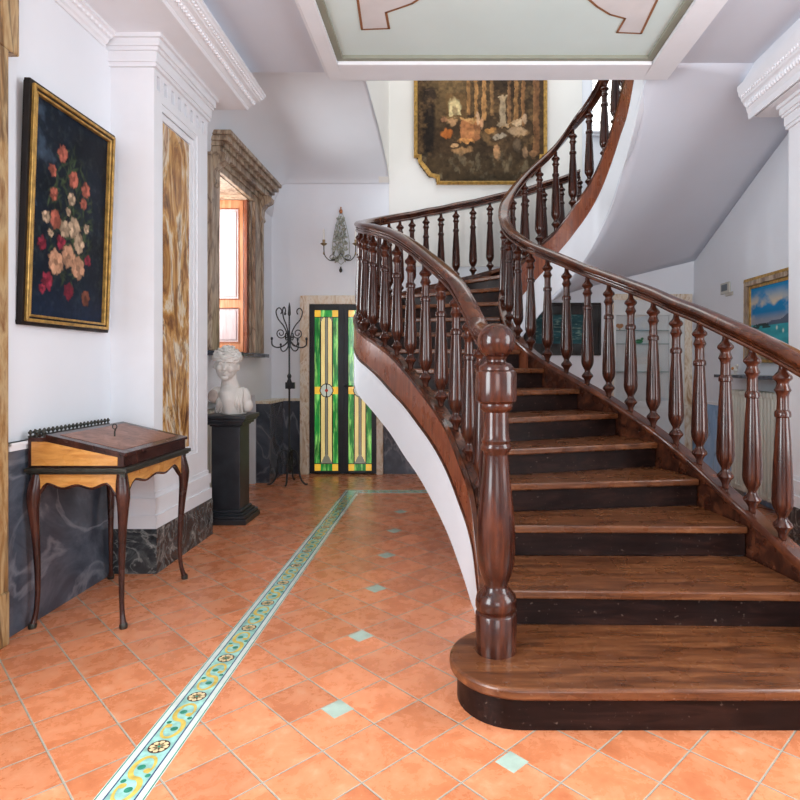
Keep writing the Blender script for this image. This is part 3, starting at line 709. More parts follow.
for k in range(2, 24):
    so, si = at_z(OFULL, k*H+co), at_z(IC, k*H+ci)
    if k == 2: so = at_z(OFULL, 0.27); si = at_z(IC, 0.375)
    if so is None or si is None: break
    ks.append((k, so, si))
for n_, (k, so, si) in enumerate(ks[:-1]):
    so2, si2 = ks[n_+1][1], ks[n_+1][2]
    A = between(OFULL, so, so2); B = between(IC, si, si2)
    O_, I_ = Vector(A[0]), Vector(B[0]); dirn = (I_-O_).normalized(); fw = Vector((dirn.y, -dirn.x))  # towards lower side
    z = k*H; th = 0.038
    st = bpy.data.objects.new('step', None); COL.objects.link(st); st.empty_display_size = 0.05; st.parent = stair
    st.location = (O_.x-stair.location.x, O_.y-stair.location.y, z-H)
    ins = 0.012
    A2 = [Vector(a)+dirn*ins for a in A]; B2 = [Vector(b_)-dirn*0.012 for b_ in B]
    poly = [A2[0]+fw*0.032]+A2[0:]+[a+Vector((0, 0)) for a in B2[::-1]]+[B2[0]+fw*0.032]
    mb = MB(); mb.prism([(p.x, p.y) for p in poly], z-th, z, xy)
    mb.build('tread', M['tread'], st, bevel=0.008)
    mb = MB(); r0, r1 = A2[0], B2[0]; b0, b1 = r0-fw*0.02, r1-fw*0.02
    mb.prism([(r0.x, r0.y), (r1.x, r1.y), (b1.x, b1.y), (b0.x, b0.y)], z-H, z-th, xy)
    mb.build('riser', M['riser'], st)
# bottom bullnose step
st = bpy.data.objects.new('step', None); COL.objects.link(st); st.parent = stair; st.location = (0.27-0.9, 0.17, 0)
def bull(r, yb):
    cx, cy = 0.275, 2.375
    p = [(cx+r*math.cos(a), cy+r*math.sin(a)) for a in [PI*0.5+PI*k/20 for k in range(21)]]
    return [(0.275, yb)]+[(cx, cy+r)][:0]+p+[(1.9, cy-r), (1.9, yb)]
mb = MB(); mb.prism(bull(0.265, 2.66), H-0.042, H, xy); mb.build('tread', M['tread'], st, smooth=40, bevel=0.010)
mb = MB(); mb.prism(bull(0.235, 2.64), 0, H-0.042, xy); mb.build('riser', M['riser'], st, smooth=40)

def sweep(C, prof_fn, name, mat, i0=0, i1=None, smooth=45, step=2):
    """prof_fn(row) -> list of (offset to the right, z)"""
    i1 = len(C)-1 if i1 is None else i1
    idx = list(range(i0, i1+1, step)); 
    if idx[-1] != i1: idx.append(i1)
    mb = MB(); vs = []; m_ = None
    for i in idx:
        pr = prof_fn(C[i]); m_ = len(pr)
        for u, z in pr:
            q = offs(C, i, u); vs.append((q.x, q.y, z))
    n = len(idx)
    fs = [(a*m_+k, a*m_+(k+1) % m_, (a+1)*m_+(k+1) % m_, (a+1)*m_+k) for a in range(n-1) for k in range(m_)]
    fs += [tuple(range(m_-1, -1, -1)), tuple((n-1)*m_+k for k in range(m_))]
    mb.add(vs, fs); return mb.build(name, mat, stair, smooth=smooth)
# outer side: curve runs at baluster line; outside of stair is to the LEFT (negative offset)
w_end = len(OC)-1
sweep(OC, lambda r: [(-0.055, r[4]), (-0.055, r[2]-0.012), (-0.052, r[2]+0.0), (-0.03, r[2]-0.02), (0.0, r[2]-0.02), (0.0, r[4]), ], 'outer_stringer', M['string'], 6)
sweep(OC, lambda r: [(-0.066, r[2]-0.022), (-0.066, r[2]+0.004), (-0.042, r[2]+0.008), (-0.038, r[2]-0.022)], 'stringer_moulding', M['rail'], 6)
sweep(OC, lambda r: [(-0.063, r[4]+0.0), (-0.063, r[4]+0.022), (-0.050, r[4]+0.022), (-0.050, r[4])], 'stringer_moulding', M['rail'], 6)
sweep(OC, lambda r: [(-0.034, r[2]-0.045), (-0.034, r[2]-0.004), (0.028, r[2]-0.004), (0.028, r[2]-0.045)], 'baluster_shoe', M['stringin'], 6)
sweep(OC, lambda r: [(-0.052, max(0.002, r[5])), (-0.052, r[4]), (0.0, r[4]), (0.0, max(0.002, r[5]))], 'plaster_side', M['white'], 12)
# inner side: open well is to the RIGHT (positive offset)
sweep(IC, lambda r: [(0.0, min(r[4], r[2]-0.27)), (0.0, r[2]-0.006), (0.066, r[2]-0.006), (0.066, r[4])], 'inner_stringer', M['stringin'], 0, 96+8)
sweep(IC, lambda r: [(0.0, min(r[4], r[2]-0.27)), (0.0, r[2]-0.006), (0.066, r[2]-0.006), (0.066, r[4])], 'inner_stringer', M['string'], 96+8)
sweep(IC, lambda r: [(-0.022, r[2]-0.035), (-0.022, r[2]-0.008), (-0.012, r[2]+0.004), (0.004, r[2]+0.004), (0.006, r[2]-0.004), (0.072, r[2]-0.004), (0.072, r[2]-0.012), (0.066, r[2]-0.035)], 'stringer_cap', M['rail'], 0)
sweep(IC, lambda r: [(0.0, max(0.002, r[5])+0.08), (0.0, r[4]), (0.060, r[4]), (0.060, max(0.002, r[5]))], 'plaster_side', M['white'], 6)
# underside of lower flight
def soffit(pa, pb, name, mat, n=6):
    mb = MB(); vs = []
    for a, c in zip(pa, pb):
        for k in range(n+1): vs.append(tuple(Vector(a).lerp(Vector(c), k/n)))
    m_ = n+1
    mb.add(vs, [(i*m_+k, i*m_+k+1, (i+1)*m_+k+1, (i+1)*m_+k) for i in range(len(pa)-1) for k in range(n)])
    o = mb.build(name, mat, stair, smooth=80); sm = o.modifiers.new('s', 'SOLIDIFY'); sm.thickness = 0.03; sm.offset = 0
    return o
ia = [8+ (len(OC)-1-8-40)*k/30 for k in range(31)]
ib = [6+ (18*8-6)*k/30 for k in range(31)]
soffit([tuple(pt(OC, s)[[0, 1]])+(max(0.02, pt(OC, s)[5]+0.02),) for s in ia], [tuple(pt(IC, s)[[0, 1]])+(max(0.02, pt(IC, s)[5]+0.02),) for s in ib], 'plaster_soffit', M['white'])
def inner_z(i): return IC[i*8][5]+0.012
# big soffit of the upper flight
SA = [Vector((*offs(IC, i*8, 0.056), inner_z(i))) for i in (15, 17, 18, 20, 22, 24, 26, 29)]
SA = SA+[Vector((1.68, 4.56, 3.605))]
SB = [Vector((0.45, 7.25, 2.05)), Vector((0.65, 7.25, 2.08)), Vector((0.9, 7.25, 2.10)), Vector((1.24, 7.25, 2.13)), Vector((1.75, 7.25, 2.28)), Vector((2.35, 7.25, 2.43)), Vector((2.98, 7.22, 2.58)), Vector((2.98, 5.75, 3.16)), Vector((2.98, 4.56, 3.605))]
def dens(L): return [Vector(p) for p in spline([list(q) for q in L], 5)]
SBd = []
for i in range(len(SB)-1):
    for k in range(5): SBd.append(SB[i].lerp(SB[i+1], k/5))
SBd.append(SB[-1])
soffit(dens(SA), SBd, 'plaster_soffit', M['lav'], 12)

# handrails
RP = [(-0.026, 0.0), (-0.040, 0.003), (-0.043, 0.014), (-0.038, 0.022), (-0.026, 0.025), (-0.026, 0.031), (-0.040, 0.034), (-0.043, 0.040), (-0.030, 0.045), (-0.030, 0.050), (-0.050, 0.055), (-0.054, 0.066), (-0.050, 0.080), (-0.038, 0.092), (-0.018, 0.099), (0, 0.101)]
RP = RP+[(-u, z) for u, z in RP[-2::-1]]
def railz(r): return [(u+OFFR, r[3]+z) for u, z in RP]
OFFR = 0.0
sweep(OC, railz, 'handrail', M['rail'], 1, smooth=35)
OFFR = 0.03
sweep(IC, railz, 'handrail', M['rail'], 0, smooth=35)
# balusters
BP = [(0.017, 0), (0.020, .03), (0.030, .053), (0.041, .066), (0.045, .076), (0.041, .088), (0.030, .103), (0.023, .113), (0.022, .12), (0.022, .13), (0.030, .147), (0.040, .17), (0.0475, .205), (0.0475, .24), (0.044, .35), (0.038, .50), (0.032, .62), (0.029, .685), (0.036, .69), (0.037, .705), (0.035, .72), (0.027, .73), (0.026, .78), (0.026, .81), (0.030, .825), (0.038, .84), (0.030, .862), (0.026, .875), (0.029, .888), (0.039, .898), (0.044, .908), (0.042, .92), (0.033, .932), (0.022, .947), (0.017, .965), (0.016, 1.0)]
BPF = []
for (r0, t0), (r1, t1) in zip(BP, BP[1:]):   # round the turned profile
    BPF.append((r0, t0))
    if t1-t0 > 0.02: BPF.append(((r0+r1)/2+(0.0012 if r0 > 0.03 and r1 > 0.03 else 0), (t0+t1)/2))
BPF.append(BP[-1])
bal_mesh = {}
def baluster(x, y, z0, z1):
    hh = z1-z0
    key = round(hh, 2)
    if key not in bal_mesh:
        mb = MB(); mb.lathe([(r, t*key) for r, t in BPF], seg=24); bal_mesh[key] = mb.mesh('baluster', M['mahog'], 40)
    o = bpy.data.objects.new('baluster', bal_mesh[key]); COL.objects.link(o); o.parent = stair
    o.location = Vector((x, y, z0))-stair.location; o.scale = (1, 1, (hh+0.01)/key)
for r in outer[2:]: baluster(r[0], r[1], r[2]-0.006, r[3])
baluster(0.21, 2.76, outer[1][2], 1.365)
for i, r in enumerate(inner):
    if i == 0: continue
    q = offs(IC, i*8, 0.03); baluster(q.x, q.y, r[2]-0.006, r[3])
# newel posts
def nz(y): return CAMZ-(y-366)*0.00402
NP = [(0.083, 0.155), (0.083, nz(612)), (0.080, nz(611)), (0.075, nz(610)), (0.075, nz(609)), (0.080, nz(607.5)), (0.083, nz(605)), (0.083, nz(600)), (0.078, nz(594)), (0.062, nz(590)), (0.050, nz(586)), (0.047, nz(582)), (0.062, nz(574)), (0.074, nz(562)), (0.078, nz(546)), (0.077, nz(530)), (0.072, nz(510)), (0.062, nz(488)), (0.054, nz(470)), (0.050, nz(455)), (0.050, nz(452)), (0.060, nz(449)), (0.062, nz(446)), (0.056, nz(443)), (0.060, nz(440)), (0.053, nz(437)), (0.051, nz(425)), (0.050, nz(412)), (0.064, nz(409)), (0.067, nz(406)), (0.066, nz(403.5)), (0.081, nz(401)), (0.083, nz(399)), (0.083, nz(374)), (0.080, nz(371.5)), (0.070, nz(370)), (0.070, nz(367)), (0.060, nz(364)), (0.040, nz(362)), (0.038, nz(358)), (0.04, nz(357))]
mb = MB(); mb.lathe(NP, (0, 0, 0), 32)
npm = mb.mesh('newel_post', M['mahog'], 40)
mb = MB(); mb.ell((0, 0, nz(341.5)), (0.076, 0.076, 0.074), 32, 20); mb.lathe([(0.04, nz(360)), (0.045, nz(357)), (0.03, nz(354))], seg=20)
nbm = mb.mesh('ball_finial', M['mahog'], 60)
for (x, y) in ((0.197, 2.41), (1.72, 2.30)):
    o = bpy.data.objects.new('newel_post', npm); COL.objects.link(o); o.parent = stair; o.location = Vector((x, y, 0))-stair.location
    c = bpy.data.objects.new('ball_finial', nbm); COL.objects.link(c); c.parent = o

# ------------------------------------------------------------------ desk
desk = thing('writing_desk', 'small slant-top writing desk with golden side panels and cabriole legs under the flower painting', 'desk', (-1.86, 3.32, 0))
dx_a, dx_b, dy_a, dy_b = -2.075, -1.60, 2.97, 3.67
mb = MB()
mb.box(dx_a-0.005, dx_b+0.025, dy_a-0.025, dy_b+0.025, 0.775, 0.797)
mb.box(dx_a, dx_b+0.015, dy_a-0.015, dy_b+0.015, 0.765, 0.775)
mb.build('ledge', M['ormolu'], desk, bevel=0.004)
# slanted case
mb = MB(); prof = [(dx_a+0.0, 0.797), (dx_b, 0.797), (dx_b, 0.855), (dx_a+0.10, 0.945), (dx_a, 0.945)]
mb.prism(prof, dy_a, dy_b, xz)
mb.build('case', M['deskwood'], desk, bevel=0.003)
for yy in (dy_a-0.004, dy_b):
    mb = MB(); prof2 = [(dx_a+0.02, 0.807), (dx_b-0.03, 0.807), (dx_b-0.03, 0.848), (dx_a+0.09, 0.925), (dx_a+0.02, 0.925)]
    mb.prism(prof2, yy, yy+0.004, xz); mb.build('side_panel', M['satin'], desk)
sl = (0.945-0.855)/(dx_b-dx_a-0.09)
def lid(a0, a1, y0, y1, h0, h1, name, mat, bev=0.002):
    # a along slope: 0 at back .. 1 at front
    L = dx_b-dx_a-0.09; mb = MB(); vs = []
    for h in (h0, h1):
        for a, y in ((a0, y0), (a1, y0), (a1, y1), (a0, y1)): vs.append((dx_a+0.09+a*L, y, 0.945-a*L*sl+h))
    mb.add(vs, [(0, 3, 2, 1), (4, 5, 6, 7), (0, 1, 5, 4), (1, 2, 6, 5), (2, 3, 7, 6), (3, 0, 4, 7)]); return mb.build(name, mat, desk, bevel=bev)
ld = lid(0.0, 1.03, dy_a-0.005, dy_b+0.005, 0.0, 0.016, 'lid', M['deskwood'])
lid(0.10, 0.92, dy_a+0.05, dy_b-0.05, 0.016, 0.018, 'leather_inlay', M['leather'], 0)
# gallery
mb = MB(); zt = 0.945
mb.box(dx_a, dx_a+0.012, dy_a, dy_b, zt, zt+0.008)
k = 0; y = dy_a+0.008
while y < dy_b:
    mb.lathe([(0.006, 0), (0.004, 0.010), (0.011, 0.018), (0.011, 0.022), (0.005, 0.030), (0.004, 0.034)], (dx_a+0.008, y, zt+0.004), 8); y += 0.034
for x in (dx_a+0.04, dx_a+0.075): mb.lathe([(0.006, 0), (0.004, 0.010), (0.011, 0.018), (0.011, 0.022), (0.005, 0.030), (0.004, 0.034)], (x, dy_a+0.008, zt+0.004), 8)
mb.build('gallery', M['ormolu'], desk, smooth=40)
mb = MB(); lx, ly = -1.70+0.0, 3.32
mb.tube([(-1.80, 3.25, 0.90), (-1.80, 3.25, 0.945), (-1.795, 3.25, 0.96)], 0.004); mb.tube([(-1.80+0.012*math.cos(a), 3.25, 0.972+0.014*math.sin(a)) for a in [2*PI*k/10 for k in range(11)]], 0.003, 6)
mb.build('key', M['ormolu'], desk)
# aprons with scalloped lower edge
def scallop(L, n=25):
    pts = []
    for k in range(n+1):
        u = k/n; e = abs(u-0.5)*2
        z = 0.715-0.028*math.cos(6*PI*u)*0.35-0.075*max(0, e-0.72)/0.28-0.012*(1-e)
        pts.append((u*L, z))
    return pts
def apron(kind, c, mat):
    mb = MB(); mb2 = MB(); th = 0.014
    if kind == 'y':   # front, runs along Y at x=c
        sc = scallop(dy_b-dy_a-0.04); fn = lambda u, v, w_: (c+w_, dy_a+0.02+u, v)
        L = dy_b-dy_a-0.04
    else:
        sc = scallop(dx_b-dx_a-0.04); fn = lambda u, v, w_: (dx_a+0.02+u, c+w_, v); L = dx_b-dx_a-0.04
    mb.prism(sc+[(L, 0.765), (0, 0.765)], -th/2, th/2, fn)
    o = mb.build('apron', mat, desk)
    mb2.tube([fn(u, z-0.004, 0) for u, z in sc], 0.0095, 6); mb2.build('edge_moulding', M['deskwood'], o, smooth=50)
apron('y', dx_b-0.015, M['satin']); apron('x', dy_a+0.015, M['satin']); apron('y', dx_a+0.015, M['deskwood']); apron('x', dy_b-0.015, M['satin'])
def cab_leg(cx, cy, ox, oy):
    pr = [(0, 0.765, 0.024), (0.006, 0.72, 0.030), (0.016, 0.66, 0.033), (0.018, 0.60, 0.027), (0.008, 0.48, 0.020), (-0.002, 0.34, 0.016), (-0.006, 0.20, 0.013), (0.000, 0.10, 0.012), (0.012, 0.045, 0.013), (0.022, 0.015, 0.017), (0.024, 0.0, 0.015)]
    P = spline([[a, z, r] for a, z, r in pr], 3)
    pts = [(cx+ox*p[0], cy+oy*p[0], p[1]) for p in P]
    mb = MB(); mb.tube(pts, [p[2] for p in P], 10); lg = mb.build('leg', M['deskwood'], desk, smooth=60)
    mb = MB(); q = [i for i, p in enumerate(P) if p[1] > 0.60]
    mb.tube([(cx+ox*(P[i][0]+0.014), cy+oy*(P[i][0]+0.014), P[i][1]) for i in q], [0.014+0.004*math.sin(j*2.2) for j, i in enumerate(q)], 8)
    mb.build('bronze_mount', M['ormolu'], lg, smooth=60)
    mb = MB()
    mb.tube([(cx+ox*(P[i][0]+0.001), cy+oy*(P[i][0]+0.001), P[i][1]) for i in range(len(P)-5, len(P))], [P[i][2]+0.003 for i in range(len(P)-5, len(P))], 8)
    mb.build('foot_cap', M['ormolu'], lg, smooth=60)
cab_leg(dx_b-0.02, dy_a+0.02, 0.7, -0.7); cab_leg(dx_a+0.03, dy_a+0.02, -0.4, -0.7); cab_leg(dx_b-0.02, dy_b-0.02, 0.7, 0.7); cab_leg(dx_a+0.03, dy_b-0.02, -0.4, 0.7)

# ------------------------------------------------------------------ paintings
def lin(c): return np.array(srgb(*c))
def stamp(img, m, c, a=1.0):
    m = np.clip(m, 0, 1)[..., None]*a; img[:] = img*(1-m)+np.array(c)*m
def frame_mb(fn, w_, h_, steps, depth):
    """rectangular moulded frame; steps = [(inset0, inset1, height)]; fn(u,v,n)"""
    mb = MB()
    for a, b_, t in steps:
        for (u0, u1, v0, v1) in ((a, w_-a, a, b_), (a, w_-a, h_-b_, h_-a), (a, b_, b_, h_-b_), (w_-b_, w_-a, b_, h_-b_)):
            vs = [fn(u, v, n) for n in (0, t) for u, v in ((u0, v0), (u1, v0), (u1, v1), (u0, v1))]
            mb.add(vs, [(0, 3, 2, 1), (4, 5, 6, 7), (0, 1, 5, 4), (1, 2, 6, 5), (2, 3, 7, 6), (3, 0, 4, 7)])
    return mb
# flower still life
fp = thing('painting', 'tall dark flower still life in a thin gold and black frame on the left wall', 'painting', (LW, 3.30, 1.5))
fp.rotation_euler = (0, math.radians(2.0), 0)
fy0, fy1, fz0, fz1 = 2.945, 3.70, 1.505, 2.72; fw_, fh_ = fy1-fy0, fz1-fz0
FN = lambda u, v, n: (LW+0.001+n, fy0+u, fz0+v)
frame_mb(FN, fw_, fh_, [(0.0, 0.02, 0.03), (0.032, 0.045, 0.035)], 0).build('frame', M['blackwood'], fp, bevel=0.003)
frame_mb(FN, fw_, fh_, [(0.018, 0.034, 0.045), (0.044, 0.056, 0.038)], 0).build('gilt_moulding', M['gold'], fp, bevel=0.003)
nx, ny = 120, 190
U, V = np.meshgrid((np.arange(nx)+.5)/nx, (np.arange(ny)+.5)/ny)
n1 = fbm(5, nx, ny, 5, 8)[..., None]; n2 = fbm(15, nx, ny, 20, 30)[..., None]; n3 = fbm(33, nx, ny, 40, 60, 2)
img = np.array([0.004, 0.008, 0.016])*(0.3+1.5*n1)+np.array([0.03, 0.045, 0.04])*np.clip(n2-0.5, 0, 1)*1.4
stamp(img, np.clip((n1[..., 0]-0.62)*6, 0, 1)*(U < 0.45)*(V > 0.5), (0.05, 0.08, 0.12), 0.8)
stamp(img, np.clip((0.2-V)*6, 0, 1), (0.008, 0.018, 0.045), 0.7)
rs = np.random.RandomState(7)
for _ in range(240):   # leaves
    a = rs.rand()*2*PI; r = rs.rand()**0.6; u, v = 0.5+0.30*r*math.cos(a), 0.50+0.36*r*math.sin(a); th = rs.rand()*PI
    du, dv = (U-u)*0.65, V-v; p, q = du*math.cos(th)+dv*math.sin(th), -du*math.sin(th)+dv*math.cos(th)
    stamp(img, 1.2-np.sqrt((p/0.030)**2+(q/0.008)**2), np.array([0.025, 0.040, 0.018])*(0.5+1.8*rs.rand()), 0.85)
fl = [(0.36, 0.80, 'r', .034), (0.24, 0.70, 'r', .026), (0.52, 0.70, 'r', .036), (0.69, 0.68, 'r', .034), (0.27, 0.59, 'r', .028), (0.66, 0.60, 'r', .028), (0.50, 0.60, 'w', .028), (0.30, 0.47, 'r', .038), (0.55, 0.46, 'w', .045), (0.42, 0.44, 'w', .036), (0.62, 0.39, 'w', .04),
      (0.18, 0.47, 'w', .028), (0.14, 0.34, 'm', .028), (0.38, 0.37, 'm', .03), (0.48, 0.31, 'p', .046), (0.32, 0.27, 'p', .05), (0.62, 0.27, 'p', .048), (0.22, 0.17, 'm', .036), (0.50, 0.14, 'm', .036), (0.76, 0.32, 'm', .026), (0.74, 0.12, 'b', .034), (0.46, 0.53, 'w', .02), (0.24, 0.40, 'w', .02), (0.72, 0.48, 'w', .022), (0.16, 0.13, 'm', .022)]
pal = {'r': (0.42, 0.12, 0.08), 'w': (0.50, 0.36, 0.24), 'm': (0.26, 0.025, 0.05), 'p': (0.52, 0.28, 0.17), 'b': (0.15, 0.05, 0.03)}
wx = 0.020*(fbm(44, nx, ny, 24, 34, 2)-0.5); wy = 0.020*(fbm(45, nx, ny, 24, 34, 2)-0.5)
for u, v, c, r in fl:
    r *= 1.35
    base = np.array(pal[c]); k0 = rs.rand()*6
    du, dv = (U-u)*0.65+wx, V-v+wy; R = np.sqrt(du**2+dv**2); A = np.arctan2(dv, du)
    pet = r*(0.82+0.22*np.cos(6*A+k0))
    stamp(img, np.clip((pet-R)/0.006, 0, 1), base*0.35)
    for t in range(7):
        a = k0+t*2*PI/7; cu, cv = r*0.55*math.cos(a), r*0.55*math.sin(a)
        d2 = np.sqrt((du-cu)**2+(dv-cv)**2)
        stamp(img, np.clip((r*0.40-d2)/0.008, 0, 1), base*(0.35+1.1*rs.rand()), 0.8)
    stamp(img, np.clip((r*0.22-R)/0.004, 0, 1), base*0.5, 0.9)
img = img*(0.65+0.7*n3[..., None])
grid_picture('canvas', np.clip(img, 0, 1), lambda u, v: (LW+0.018, fy0+0.054+u*(fw_-0.108), fz0+0.054+v*(fh_-0.108)), M['paint'], fp)

# ruins painting on the back wall
rp = thing('painting', 'large painting of classical ruins in a gilt frame with cut corners above the stair', 'painting', (0.4, BW-0.03, 3.4))
rY = BW-0.03; P0 = W(414, 185, rY); P1 = W(547, -35, rY); rw, rh = P1.x-P0.x, P1.z-P0.z
def notch(ins):
    i = ins
    q = [(0.27+i, i), (0.27+i, 0.07+i), (0.18+i*.7, 0.10+i), (0.12+i, 0.18+i*.7), (0.05+i, 0.27+i*.5), (0.05+i, 0.32+i), (i, 0.32+i)]
    bl = q; br = [(rw-x, y) for x, y in q][::-1]; tl = [(x, rh-y) for x, y in q][::-1]; tr_ = [(rw-x, rh-y) for x, y in q]
    return bl, br, tl, tr_
def ring(ins):
    bl, br, tl, tr_ = notch(ins); return bl+tl+tr_+br
R0, R1, R2 = ring(0.0), ring(0.022), ring(0.045)
def ringstrip(Ra, Rb, na, nb_, mi=0):
    n = len(Ra); vs = [(P0.x+u, rY-na, P0.z+v) for u, v in Ra]+[(P0.x+u, rY-nb_, P0.z+v) for u, v in Rb]
    mb.add(vs, [(i, (i+1) % n, n+(i+1) % n, n+i) for i in range(n)], mi)
mb = MB(); ringstrip(R0, R0, 0.0, 0.03); ringstrip(R0, R1, 0.03, 0.045); ringstrip(R1, R2, 0.045, 0.018); ringstrip(R2, R2, 0.018, 0.0); ringstrip(R2, R0, 0.0, 0.0)
mb.build('frame', M['gold'], rp, smooth=30)
nx, ny = 190, 290
U, V = np.meshgrid((np.arange(nx)+.5)/nx, (np.arange(ny)+.5)/ny)
ppx, ppy = 414+133*U, 185-220*V      # coordinates matching the visible lower part
ppx = ppx+2.2*(fbm(52, nx, ny, 16, 24)-0.5)+2*(fbm(53, nx, ny, 60, 90, 2)-0.5); ppy = ppy+7*(fbm(54, nx, ny, 14, 20)-0.5)+4*(fbm(55, nx, ny, 50, 70, 2)-0.5)
n1 = fbm(51, nx, ny, 6, 8)[..., None]; n2 = fbm(61, nx, ny, 25, 30)[..., None]
img = np.array([0.035, 0.020, 0.009])*(0.4+1.4*n1)+np.array([0.07, 0.045, 0.02])*np.clip(n2-0.5, 0, 1)
def rect(x0, x1, y0, y1, s=1.0): return np.clip((ppx-x0)/s, 0, 1)*np.clip((x1-ppx)/s, 0, 1)*np.clip((ppy-y0)/s, 0, 1)*np.clip((y1-ppy)/s, 0, 1)
def elp(cx, cy, a, b_, s=0.3): return np.clip((1-np.sqrt(((ppx-cx)/a)**2+((ppy-cy)/b_)**2))/s, 0, 1)
stamp(img, np.clip((128-ppy)/40, 0, 1)*np.clip((0.95-abs(ppx-450)/30), 0, 1), (0.16, 0.10, 0.04), 0.8)
stamp(img, np.clip((60-ppy)/40, 0, 1)*(ppx < 470), (0.20, 0.16, 0.10), 0.6)
stamp(img, rect(445, 468, 94, 120, 2), (0.10, 0.055, 0.02), 0.9)
stamp(img, elp(455, 108, 7, 9)+rect(449, 461, 107, 117), (0.45, 0.36, 0.18), 0.95)
stamp(img, elp(455, 112, 3, 6), (0.20, 0.14, 0.07), 0.9)
for x, wd, y1, c in ((468.5, 4, 116, (0.20, 0.10, 0.035)), (476, 4, 120, (0.24, 0.12, 0.04)), (484, 5, 122, (0.26, 0.13, 0.045)), (492, 4, 118, (0.15, 0.08, 0.03)), (509, 4, 124, (0.14, 0.07, 0.03)), (516, 5, 126, (0.20, 0.10, 0.035)), (523, 4, 128, (0.17, 0.08, 0.03)), (536, 7, 158, (0.13, 0.06, 0.025))):
    stamp(img, rect(x-wd/2, x+wd/2, -60, y1), c, 0.95); stamp(img, rect(x-wd/2, x-wd/2+1.3, -60, y1), np.array(c)*2.2, 0.8)
stamp(img, rect(499, 506, 98, 125), (0.24, 0.18, 0.11), 0.95); stamp(img, rect(497, 508, 95, 99), (0.30, 0.22, 0.13), 0.9); stamp(img, rect(496, 509, 124, 128), (0.28, 0.2, 0.12), 0.9)
stamp(img, rect(421, 436, 86, 160, 3), (0.006, 0.004, 0.003), 0.85); stamp(img, elp(430, 97, 7, 8)+rect(428, 432, 104, 116), (0.03, 0.018, 0.01), 0.95); stamp(img, rect(424, 436, 89, 91), (0.09, 0.05, 0.03), 0.8)
stamp(img, rect(460, 481, 121, 141), (0.28, 0.11, 0.04), 0.95); stamp(img, rect(459, 483, 119, 123), (0.40, 0.22, 0.08), 0.9); stamp(img, rect(474, 481, 124, 141), (0.12, 0.05, 0.02), 0.7)
for x, y, a, b_, c in ((478, 118, 2.5, 8, (0.40, 0.25, 0.14)), (482, 122, 2, 7, (0.34, 0.18, 0.09)), (452, 122, 6, 4, (0.30, 0.17, 0.08)), (444, 120, 4, 4, (0.22, 0.10, 0.05)), (517, 124, 5, 5, (0.42, 0.30, 0.18)), (524, 121, 3, 5, (0.30, 0.20, 0.12)), (517, 132, 11, 4, (0.24, 0.16, 0.09)), (517, 145, 5, 9, (0.09, 0.06, 0.035)), (447, 133, 7, 5, (0.34, 0.10, 0.02)), (466, 142, 9, 3, (0.45, 0.20, 0.06)), (497, 152, 4, 8, (0.38, 0.20, 0.09)), (525, 153, 3, 8, (0.22, 0.13, 0.07)), (500, 137, 8, 2.5, (0.25, 0.20, 0.14)), (462, 152, 12, 4, (0.22, 0.12, 0.05)), (490, 130, 6, 3, (0.30, 0.14, 0.04)), (455, 146, 5, 2, (0.38, 0.22, 0.10)), (533, 155, 5, 5, (0.22, 0.11, 0.05))):
    stamp(img, elp(x, y, a, b_), c, 0.95)
stamp(img, np.clip(1-abs((ppy-(130-(ppx-500)*0.5))/1.2), 0, 1)*(ppx > 502)*(ppx < 523), (0.30, 0.18, 0.08), 0.9)
stamp(img, np.clip((ppy-150)/14, 0, 1), np.array([0.045, 0.030, 0.013]), 0.45)
stamp(img, np.clip((n2[..., 0]-0.55)*6, 0, 1)*np.clip((ppy-150)/8, 0, 1), (0.11, 0.085, 0.05), 0.6)
stamp(img, np.clip((ppy-172)/6, 0, 1)*np.clip((ppx-440)/30, 0, 1), (0.012, 0.008, 0.003), 0.7)
img = img*(0.35+1.5*fbm(77, nx, ny, 40, 60, 3)[..., None])*1.25
img += np.array([0.16, 0.09, 0.035])*np.clip(fbm(78, nx, ny, 18, 30, 4)-0.58, 0, 1)[..., None]*3*np.clip((165-ppy)/20, 0, 1)[..., None]
bl, br, tl, tr_ = notch(0.03)
def inside(u, v):
    x, y = u*rw, v*rh; x = min(x, rw-x); y = min(y, rh-y)
    if x < 0.03 or y < 0.03: return False
    if x < 0.27 and y < 0.32:
        if x < 0.062 and y < 0.30: return False
        if y < 0.08 and x < 0.265: return False
        return (x-0.07)/0.13+(y-0.09)/0.17 > 0.80
    return True
mask = np.array([[inside(U[j, i], V[j, i]) for i in range(nx)] for j in range(ny)])
grid_picture('canvas', np.clip(img, 0, 1), lambda u, v: (P0.x+u*rw, rY-0.020, P0.z+v*rh), M['paint'], rp, mask)

# dark teal painting low on back wall
dp = thing('painting', 'small dark green painting in a wide dark frame behind the lower balusters', 'painting', (1.4, BW, 1.4))
a0, a1, b0, b1 = 0.93, 1.85, 1.43, 2.06
FN = lambda u, v, n: (a0+u, BW-n, b0+v)
frame_mb(FN, a1-a0, b1-b0, [(0, 0.13, 0.04), (0.0, 0.03, 0.05), (0.11, 0.14, 0.03)], 0).build('frame', M['blackwood'], dp, bevel=0.004)
nx, ny = 60, 40; n1 = fbm(81, nx, ny, 4, 10, 3)[..., None]; n2 = fbm(91, nx, ny, 10, 20, 3)[..., None]
img = np.array([0.015, 0.06, 0.07])*(0.4+1.6*n1)+np.array([0.30, 0.40, 0.30])*np.clip(n2-0.58, 0, 1)*2.5
grid_picture('canvas', img, lambda u, v: (a0+0.135+u*(a1-a0-0.27), BW-0.02, b0+0.135+v*(b1-b0-0.27)), M['paint'], dp)

